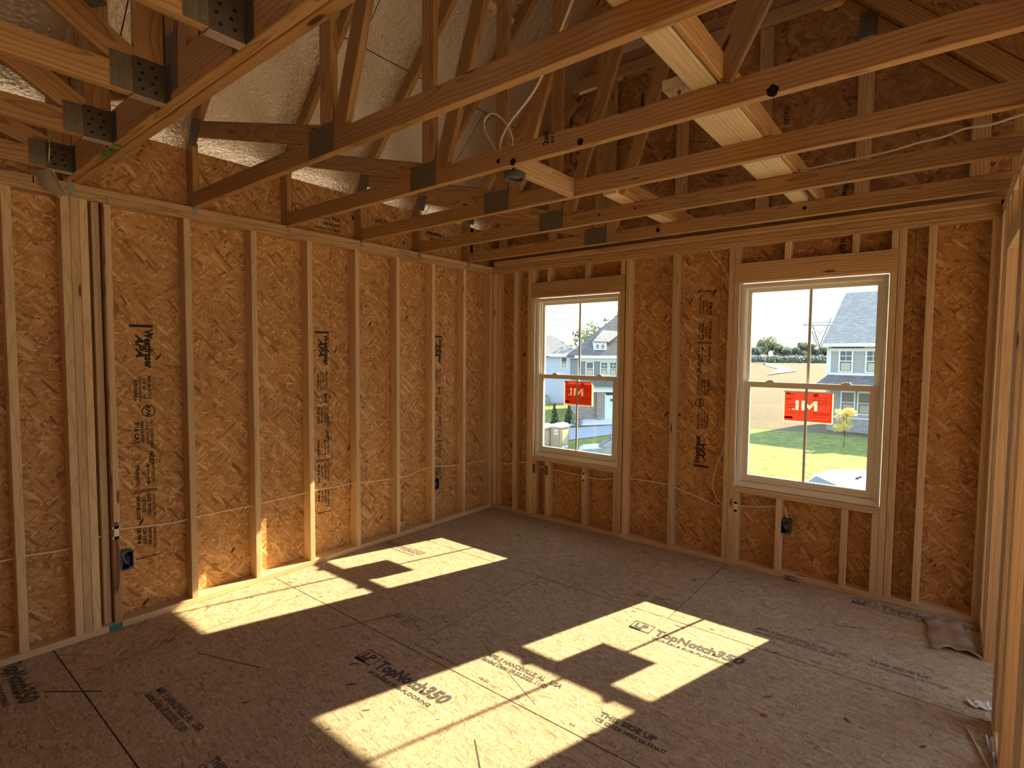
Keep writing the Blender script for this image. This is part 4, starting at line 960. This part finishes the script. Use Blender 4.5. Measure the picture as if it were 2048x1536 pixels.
# middle house with garage, seen in the small window
H2 = hframe('house', (-24.25, 40.18, 0), 'dark grey house with a white dormer and garage, right half of small window')
hb(H2, 'wall', (.4, .3, -1.0), (14, 9, 1.2), 'siddk'); hb(H2, 'brick_wall', (.45, .6, -5.2), (14, 9, -1.0), 'brick'); hb(H2, 'brick_pier', (2.25, .0, -5.2), (3.0, .6, -1.7), 'brick')
hip(H2, 0, 14.4, -.1, 9.4, 1.55, 5.6, 4.6, 'shingle2')
hb(H2, 'fascia', (0, -.13, 1.3), (14.4, -.10, 1.56), 'trim'); hb(H2, 'frieze_board', (.4, .24, 1.0), (14, .30, 1.3), 'trim'); hb(H2, 'corner_board', (.38, .25, -1.0), (.62, .40, 1.2), 'trim')
for x in (1.15, 2.55, 3.40): hwin(H2, x+.05, -.35, .62, 1.25, .3, x > 2)
mb = MB().add([(1.4, -.45, -1.25), (14, -.45, -1.25), (14, .3, -.85), (1.4, .3, -.85), (1.4, -.45, -1.4), (14, -.45, -1.4), (14, .3, -1.0), (1.4, .3, -1.0)], [(0, 1, 2, 3), (4, 7, 6, 5), (0, 4, 5, 1), (0, 3, 7, 4), (1, 5, 6, 2)])
obj('lower_roof', mb.mesh(), M['shingle2'], H2, WM[H2.name]); hb(H2, 'garage_trim', (1.45, -.10, -1.95), (14, 0.05, -1.4), 'trim')
gd = hb(H2, 'garage_door', (3.05, .05, -4.9), (7.9, .12, -2.25), 'garage')
for i in range(4): obj('garage_window', MB().box((3.5+i*1.1, .03, -2.85), (4.1+i*1.1, .049, -2.6)).mesh(), M['pane'], gd, WM[H2.name])
hb(H2, 'garage_jamb', (3.0, -.02, -4.9), (3.08, .1, -2.1), 'trim')
# dormer: white front with two small windows
hb(H2, 'dormer', (1.9, .55, 1.85), (3.15, 3.0, 2.95), 'trim')
mb = MB().add([(1.8, .4, 2.95), (3.3, .4, 2.92), (5.6, 3.6, 4.4), (3.4, 3.6, 4.45), (1.8, .4, 2.85), (3.3, .4, 2.82), (5.6, 3.6, 4.3), (3.4, 3.6, 4.35)], [(0, 1, 2, 3), (7, 6, 5, 4), (0, 4, 5, 1), (1, 5, 6, 2), (2, 6, 7, 3), (3, 7, 4, 0)])
obj('dormer_roof', mb.mesh(), M['shingle3'], H2, WM[H2.name])
for x in (2.1, 2.62): hwin(H2, x, 2.2, .3, .42, .55, True)
mb = MB().add([(3.1, .5, 1.85), (3.3, .45, 1.85), (5.6, 3.5, 4.25), (5.4, 3.5, 4.25), (3.1, .4, 1.85), (3.3, .38, 1.85), (5.6, 3.4, 4.25), (5.4, 3.4, 4.25)], [(0, 1, 2, 3), (4, 5, 6, 7), (0, 4, 7, 3), (1, 2, 6, 5)])
obj('barge_board', mb.mesh(), M['trim'], H2, WM[H2.name])
# light blue house
H3 = hframe('house', (-31.4, 52.4, 0), 'light blue sided house with brown hip roof, left half of the small window')
hb(H3, 'wall', (-14, 0, -4.6), (0, 8, 1.35), 'sidblue')
hip(H3, -14.4, .45, -.4, 8.4, 1.7, 4.1, 3.3, 'shingle3'); hb(H3, 'fascia', (-14.4, -.43, 1.45), (.45, -.40, 1.72), 'trim'); hb(H3, 'corner_board', (-.15, -.04, -4.6), (.03, .1, 1.35), 'trim')
hwin(H3, -2.02, .08, .62, 1.2, 0, False)
hb(H3, 'foundation', (-14, -.05, -4.6), (0, 0, -4.25), 'stone')
ac = root('heat_pump', (-34.4, 49.6, gh(-34, 50)), 'grey cooling unit against the light blue house', 'cooling unit')
obj('unit_body', MB().box((-.5, -.4, 0), (.5, .4, 1.0)).mesh(), M['sidgrey'], ac, WM[ac.name]); obj('fan_grille', MB().tube([(0, 0, 1.0), (0, 0, 1.06)], .35, 16).mesh(), M['steeld'], ac, WM[ac.name])

# portable toilets
M['tan'] = m_plain('tan_plastic', (.42, .33, .24), .5, 0, .05, 3); M['tanp'] = m_plain('pale_tan_panel', (.58, .50, .38), .5); M['white'] = m_plain('white_plastic', (.86, .86, .86), .4); M['dark'] = m_plain('dark_mark', (.05, .06, .08), .5)
def toilet(x, y, label):
    z = gh(x, y)-.05
    r = root('portable_toilet', (x, y, z), label, 'portable toilet', 'portable toilets by the street', None, math.radians(-4))
    w = WM[r.name]; q = lambda nm, m, mat, par=r: obj(nm, m.mesh(), M[mat], par, w)
    q('cabin', MB().box((-.55, -.58, .05), (.55, .58, 2.0)), 'tan')
    roof = MB(); n = 8; vs = []
    for j, yy in enumerate((-.64, .64)):
        for k in range(n+1):
            a = PI*k/n; vs.append((-.62*math.cos(a), yy, 2.0+.30*math.sin(a)**.8))
    fs = [(k, k+1, n+2+k, n+1+k) for k in range(n)]+[tuple(range(n+1))[::-1], tuple(range(n+1, 2*n+2))]+[(0, n+1, 2*n+1, n)]
    roof.add(vs, fs); q('roof', roof, 'white')
    d = q('door', MB().box((-.40, -.62, .15), (.40, -.58, 1.95)), 'tan'); q('door_sign', MB().box((-.12, -.635, 1.35), (.22, -.621, 1.75)), 'white', d); q('sign_symbol', MB().box((0, -.64, 1.45), (.1, -.636, 1.65)), 'dark', d)
    q('side_panel', MB().box((.55, -.40, .55), (.58, .40, 1.75)), 'tanp'); q('side_vent', MB().box((.55, -.40, .2), (.585, -.05, .42)).box((.55, .05, .2), (.585, .40, .42)), 'white'); q('skid', MB().box((-.58, -.62, 0), (.58, .62, .08)), 'dark')
toilet(-21.95, 34.35, 'tan portable toilet with a white roof, the nearer one at the small window corner')
toilet(-23.25, 33.75, 'portable toilet half cut off at the left edge of the small window')

# vehicles
M['carblue'] = m_plain('grey_blue_paint', (.30, .38, .50), .25, .4, spec=.6); M['vanw'] = m_plain('white_paint', (.80, .83, .90), .3, spec=.5); M['tint'] = m_plain('dark_auto_glass', (.06, .07, .08), .08, spec=.8); M['tyre'] = m_plain('tyre', (.02, .02, .02), .8)
def profile_body(sec, half, rd=.10):
    """sec: (x,z) outline; body lofted across y with tucked-in sides"""
    mb = MB(); n = len(sec); ys = [(-half, .93, 0), (-half*.93, 1, 0), (half*.93, 1, 0), (half, .93, 0)]
    cx = sum(p[0] for p in sec)/n; cz = sum(p[1] for p in sec)/n; vs = []
    for yy, s, _ in ys: vs += [(cx+(x-cx)*(.985 if s < 1 else 1), yy, cz+(z-cz)*s) for x, z in sec]
    fs = [(j*n+k, j*n+(k+1) % n, (j+1)*n+(k+1) % n, (j+1)*n+k) for j in range(3) for k in range(n)]+[tuple(range(n))[::-1], tuple(range(3*n, 4*n))]
    mb.add(vs, fs); return mb
def wheels(r, xs_, half, R=.33):
    w = WM[r.name]
    for x in xs_:
        for sgn in (-1, 1):
            o = obj('wheel', MB().tube([(x, sgn*(half-.2), R), (x, sgn*(half-.01), R)], R, 20).mesh(), M['tyre'], r, w)
            obj('hubcap', MB().tube([(x, sgn*(half-.01), R), (x, sgn*(half+.005), R)], R*.6, 16).mesh(), M['steel'], o, w)
cz = gh(-11.6, 24.2)
car = root('car', (-11.3, 24.55, cz), 'grey blue sedan cut off at the lower right corner of the small window', 'car', None, None, math.radians(30))
w_ = WM[car.name]
lower = [(-2.3, .35), (-2.3, .68), (-2.05, .80), (-1.1, .90), (2.2, .95), (2.4, .7), (2.4, .3)]
obj('car_body', profile_body(lower, .9).mesh(), M['carblue'], car, w_)
obj('cabin', profile_body([(-1.15, .88), (-.35, 1.38), (.1, 1.45), (1.1, 1.43), (2.0, .93)], .74).mesh(), M['carblue'], car, w_)
g = MB()
for sg in (-1, 1): g.quad(*[(x, sg*.728, z) for x, z in ((-.95, .95), (-.32, 1.33), (.35, 1.37), (.35, .95))]).quad(*[(x, sg*.728, z) for x, z in ((.42, .95), (.42, 1.37), (1.0, 1.36), (1.7, .97))])
obj('side_window', g.mesh(), M['tint'], car, w_)
obj('windshield', MB().quad((-1.12, -.62, .93), (-.42, -.56, 1.375), (-.42, .56, 1.375), (-1.12, .62, .93)).mesh(), M['tint'], car, w_)
obj('side_mirror', MB().box((-.85, -.95, .95), (-.70, -.78, 1.05)).mesh(), M['carblue'], car, w_)
wheels(car, (-1.45, 1.45), .9)
van = root('van', (2.6, 14.15, gh(1, 13.5)), 'white work van with a roof rack, below the larger window', 'van', None, None, math.radians(35))
w_ = WM[van.name]
obj('van_body', profile_body([(-3.3, .3), (-3.3, .75), (-3.05, .92), (-2.35, 1.0), (-1.75, 1.52), (-1.35, 1.66), (-.8, 1.70), (2.4, 1.69), (2.5, 1.5), (2.5, .3)], .80).mesh(), M['vanw'], van, w_)
g = MB()
for i, yy in enumerate((-.45, -.15, .15, .45)): g.box((-1.2, yy-.012, 1.70), (2.35, yy+.012, 1.715))
obj('roof_rib', g.mesh(), M['trim'], van, w_)
g = MB()
g.quad(*[(x, -.795, z) for x, z in ((-1.9, 1.02), (-1.5, 1.38), (-1.05, 1.42), (-.95, 1.05))])
obj('side_window', g.mesh(), M['tint'], van, w_)
obj('windshield', MB().quad((-2.38, -.66, 1.03), (-1.78, -.6, 1.515), (-1.78, .6, 1.515), (-2.38, .66, 1.03)).mesh(), M['tint'], van, w_)
obj('door_seam', MB().box((-.80, -.80, .5), (-.785, -.765, 1.55)).mesh(), M['sidgrey'], van, w_)
for x in (.55, ): obj('roof_rack_bar', MB().box((x, -.72, 1.80), (x+.07, .72, 1.86)).box((x, -.72, 1.68), (x+.06, -.66, 1.82)).box((x, .66, 1.68), (x+.06, .72, 1.82)).mesh(), M['white'], van, w_)
obj('antenna', MB().tube([(-1.25, -.45, 1.68), (-1.1, -.45, 1.74)], .03, 6).mesh(), M['dark'], van, w_)
wheels(van, (-2.3, 1.6), .80)

# trees
M['bark'] = m_plain('bark', (.16, .11, .07), .9, 0, .3, 8)
def foliage(name, c1, c2):
    m, nt, out = newmat(name); t = NT(nt)
    geo = t.n('ShaderNodeNewGeometry'); n = t.n('ShaderNodeTexNoise', i_Scale=.7, i_Detail=5.0); t.l(geo.outputs['Position'], n.inputs['Vector'])
    c = t.ramp(n.outputs['Fac'], [(.35, c1), (.65, c2)])
    a = t.n('ShaderNodeBsdfDiffuse'); b = t.n('ShaderNodeBsdfTranslucent'); t.l(c, a.inputs[0]); t.l(c, b.inputs[0])
    mx = t.n('ShaderNodeMixShader', i_0=.45); t.l(a.outputs[0], mx.inputs[1]); t.l(b.outputs[0], mx.inputs[2]); t.l(mx.outputs[0], out.inputs[0]); return m
M['leafy'] = foliage('yellow_leaves', (.55, .42, .12), (.85, .72, .30)); M['leafg'] = foliage('grey_green_leaves', (.26, .29, .20), (.44, .44, .30)); M['leafb'] = foliage('hazy_blue_green_leaves', (.22, .26, .24), (.34, .38, .32)); M['leafn'] = foliage('muted_green_leaves', (.13, .16, .09), (.24, .26, .16)); M['leafd'] = foliage('dark_evergreen', (.05, .09, .05), (.12, .17, .10)); M['leafs'] = foliage('sage_shrub', (.30, .34, .26), (.48, .50, .40))  # far leaves paled toward blue, distance haze put into their colour
def leaves(mb, c, rad, n, sz, rs):
    c = V(c)
    for _ in range(n):
        while True:
            p = V((rs.uniform(-1, 1), rs.uniform(-1, 1), rs.uniform(-1, 1)))
            if p.length < 1: break
        p = p.normalized()*(p.length**.5)
        q = c+V((p.x*rad[0], p.y*rad[1], p.z*rad[2]))
        a = V((rs.gauss(0, 1), rs.gauss(0, 1), rs.gauss(0, 1))).normalized(); b = a.cross(V((rs.gauss(0, 1), rs.gauss(0, 1), rs.gauss(0, 1)))).normalized(); s = sz*rs.uniform(.6, 1.4)
        mb.quad(q-a*s-b*s*.6, q+a*s-b*s*.6, q+a*s+b*s*.6, q-a*s+b*s*.6)
def tree(kind, x, y, z, h, rw, label, mat, seed, group=None, clumps=9, n=60, sz=.3, trunk=.25, airy=.0, name='tree'):
    rs = random.Random(seed); r = root(name, (x, y, z), label, kind, group)
    tb = MB(); top = V((x, y, z+h*.62)); tb.tube([(x, y, z), (x+.02*h, y, z+h*.3), top], [trunk, trunk*.7, trunk*.3], 7)
    fb = MB()
    for i in range(clumps):
        a = rs.uniform(0, 2*PI); rr = rw*rs.uniform(.15, .75); zz = z+h*rs.uniform(.42, .9)
        c = V((x+rr*math.cos(a), y+rr*math.sin(a), zz)); k = rw*rs.uniform(.28, .5)
        tb.tube([(x, y, z+h*rs.uniform(.25, .5)), (V((x, y, zz))+c)/2, c], [trunk*.4, trunk*.25, trunk*.1], 5)
        leaves(fb, c, (k, k, k*.75), n, sz, rs)
    obj('trunk', tb.mesh(), M['bark'], r, Matrix.Identity(4)); obj('foliage', fb.mesh(), M[mat], r, Matrix.Identity(4)); return r
tree('tree', -.62, 30.55, gh(-.6, 30.5), 2.55, .75, 'small young tree with yellow leaves in front of the grey house', 'leafy', 3, None, 10, 45, .07, .035, name='young_tree')
def pxt(px, D): 
    k = (px-1024)/1082.22
    return (3.633+D*(-.62419516+.78021*k), -4.208+D*(.77938+.62545*k))
far = [(1503, 590, 17, 9, 'leafb', 'bushy tree at the left end of the far tree line'), (1533, 600, 28, 12, 'leafg', 'tallest open-crowned tree of the far tree line'), (1553, 600, 21, 9, 'leafg', 'rounded tree right of the tallest in the far tree line'), (1566, 590, 15, 8, 'leafb', 'low bluish tree left of the centre of the far tree line'), (1578, 600, 19, 8, 'leafg', 'medium tree in the far tree line left of the grille bar'),
       (1592, 590, 17, 8, 'leafb', 'low tree in the far tree line beside the medium one'), (1606, 600, 23, 9, 'leafg', 'tree of the far tree line just left of the grille bar'), (1616, 610, 22, 8, 'leafg', 'tree of the far tree line hidden partly by the grille bar'), (1632, 600, 17, 9, 'leafb', 'bushy tree of the far tree line under the pylon'), (1648, 600, 19, 9, 'leafg', 'tree of the far tree line beside the grey house corner'), (1664, 600, 18, 10, 'leafb', 'tree of the far tree line ending behind the grey house')]
for i, (px, D, h, rw, mt, lb) in enumerate(far):
    x, y = pxt(px, D); tree('tree', x, y, -5, h, rw, lb, mt, 20+i, 'trees on the far horizon', 12, 90, 1.0, .8)
for i, px in enumerate(range(1496, 1672, 11)):
    x, y = pxt(px+3*math.sin(i*2), 560); rs = random.Random(i+90); fb = MB(); leaves(fb, (x, y, -3.0), (8, 5, 6+2*math.sin(i*3.1)), 260, .9, rs)
    tag(obj('bush', fb.mesh(), M['leafb']), 'dark bluish bush along the foot of the far tree line', 'bush', 'bushes along the far tree line')
x, y = pxt(1205, 72); tree('tree', x, y, -4.6, 11.2, 4.2, 'thin leafy tree rising behind the dark grey house', 'leafn', 41, None, 16, 60, .16, .2)
x, y = pxt(1237, 74); tree('tree', x, y, -4.6, 13.4, 3.6, 'leafy tree above the roof ridge at the right of the small window', 'leafn', 43, None, 14, 60, .16, .2)
x, y = pxt(1094, 90); tree('tree', x, y, -4.6, 10.2, 2.2, 'tree top showing above the light blue house', 'leafn', 44, None, 8, 40, .2, .2)
# evergreens and shrubs by the middle house
def cone_shrub(x, y, h, r0, label, seed):
    rs = random.Random(seed); z = gh(x, y); fb = MB()
    for k in range(9): f = k/9; leaves(fb, (x, y, z+h*(f*.95+.05)), (r0*(1-f)+.03,)*2+(h*.08,), int(60*(1-f)+10), .07, rs)
    r = root('conical_evergreen', (x, y, z), label, 'shrub'); obj('trunk', MB().tube([(x, y, z), (x, y, z+h*.9)], .05, 6).mesh(), M['bark'], r, Matrix.Identity(4)); obj('foliage', fb.mesh(), M['leafd'], r, Matrix.Identity(4))
cone_shrub(-25.6, 38.9, 2.4, .45, 'dark cone-shaped evergreen on the lawn left of the brick house', 5)
cone_shrub(-24.8, 40.2, 1.9, .5, 'short dark evergreen beside the brick wall', 6)
for i, (dx, dy, rr, lb) in enumerate(((-27.0, 37.6, .55, 'pale shrub at the left end of the planting bed'), (-25.7, 37.5, .6, 'pale shrub in front of the cone evergreen'), (-24.6, 38.6, .55, 'pale shrub in the middle of the planting bed'), (-23.7, 39.9, .5, 'pale shrub nearest the driveway'))):
    rs = random.Random(i+300); fb = MB(); leaves(fb, (dx, dy, gh(dx, dy)+rr*.6), (rr*1.2, rr*1.2, rr*.8), 260, .06, rs); tag(obj('shrub', fb.mesh(), M['leafs']), lb, 'shrub', 'shrubs by the middle house')
# pylon and lines
def bseg(mb, a, b, r=.2): mb.tube([a, b], r, 5)
PX, PY = -88.2, 564.5; tx = V((.79, .61, 0)); 
py = root('transmission_tower', (PX, PY, -5), 'steel lattice transmission tower left of the grey house roof', 'transmission tower')
def tp(a, z): return V((PX, PY, 0))+tx*a+V((0, 0, z))
mb = MB()
for s in (-1, 1):
    bseg(mb, tp(s*5, -5), tp(0, 12), .3); bseg(mb, tp(0, 12), tp(s*7, 31), .3); bseg(mb, tp(s*2, 12), tp(s*10, 31), .25)
    for k in range(6):
        z0 = 12+k*3.1; bseg(mb, tp(s*(.4+1.1*k), z0), tp(s*(3.4+1.3*k), z0+3.0), .12); bseg(mb, tp(s*(2.2+1.3*k), z0), tp(s*(1.5+1.1*k), z0+3.0), .12)
    bseg(mb, tp(s*3, 27), tp(0, 23), .2); bseg(mb, tp(s*8, 31), tp(s*9.5, 38.5), .25)
bseg(mb, tp(-5, 12), tp(5, 12), .2); obj('tower_legs', mb.mesh(), M['steeld'], py, Matrix.Identity(4))
mb = MB(); bseg(mb, tp(-16, 31), tp(15, 31), .28); bseg(mb, tp(-10, 33.3), tp(10, 33.8), .22); bseg(mb, tp(-16, 31), tp(-10, 33.3), .2); bseg(mb, tp(15, 31), tp(10, 33.8), .2); obj('cross_arm', mb.mesh(), M['steeld'], py, Matrix.Identity(4))
WIRES = [((-126.1, 175.6, 22.4), (-140.2, 305.8, 28.1), (-117.8, 452.4, 32.2), (-80, 571, 38.3), 'topmost power line'), ((-126, 175.5, 20.2), (-140.1, 305.7, 23.8), (-117.5, 452.2, 25.5), (-100, 555.4, 31), 'second power line from the top'), ((-125.9, 175.4, 16.9), (-139.9, 305.5, 19.1), (-117.3, 451.9, 19.5), (-88.2, 564.5, 27), 'third power line from the top'), ((-125.8, 175.3, 14.7), (-139.8, 305.4, 17.3), (-117.3, 451.9, 19.1), (-88.2, 564.5, 26.4), 'lowest power line')]
for a, b, c, d, lb in WIRES:
    for k in (0, 1):
        o = V((0, 0, -.75*k)); mb = MB(); mb.tube([q+o for q in crom([V(a)*1.0-(V(b)-V(a))*.8, a, b, c, d], 6)], .085, 4)
        tag(obj('power_line', mb.mesh(), M['dark']), lb+(' of the pair sweeping down to the tower' if k == 0 else ', under strand, sweeping to the tower'), 'power line', 'power lines')
# ------------------------------------------------------------------ light, world, camera
w = bpy.data.worlds.new('sky'); SC.world = w; w.use_nodes = True; nt = w.node_tree; nt.nodes.clear(); t = NT(nt)
ow = t.n('ShaderNodeOutputWorld'); bg = t.n('ShaderNodeBackground', i_Strength=.54)
tc = t.n('ShaderNodeTexCoord'); sp = t.n('ShaderNodeSeparateXYZ'); t.l(tc.outputs['Generated'], sp.inputs[0])
c = t.ramp(sp.outputs[2], [(0, (.42, .47, .49)), (.05, (.40, .465, .49)), (.17, (.345, .44, .49)), (.45, (.62, .78, .98)), (1, (.50, .70, 1.0))])
t.l(c, bg.inputs[0]); t.l(bg.outputs[0], ow.inputs[0])
sd = V((-.305, -1, -.672)).normalized()
sl = bpy.data.lights.new('sun', 'SUN'); sl.energy = 3.5; sl.angle = math.radians(.55); sl.color = (1, .80, .50)
so = bpy.data.objects.new('sun', sl); COL.objects.link(so); so.rotation_mode = 'QUATERNION'; so.rotation_quaternion = sd.to_track_quat('-Z', 'Y'); so.location = (5, 15, 12)
cam = bpy.data.cameras.new('camera'); co = bpy.data.objects.new('camera', cam); COL.objects.link(co); SC.camera = co
cam.sensor_width = 36; cam.sensor_fit = 'HORIZONTAL'; cam.lens = 1082.22/2048*36; cam.clip_start = .05; cam.clip_end = 2000
r = V((.78021332, .62545548, .00852142)); u = V((-.04059038, .03702999, .99848946)); f = V((-.62419516, .77938066, -.05427876))
co.matrix_world = Matrix(((r.x, u.x, -f.x, CAM.x), (r.y, u.y, -f.y, CAM.y), (r.z, u.z, -f.z, CAM.z), (0, 0, 0, 1)))
SC.view_settings.view_transform = 'Standard'; SC.view_settings.look = 'None'; SC.view_settings.gamma = 1; SC.view_settings.use_curve_mapping = False
SC.view_settings.exposure = 2.62
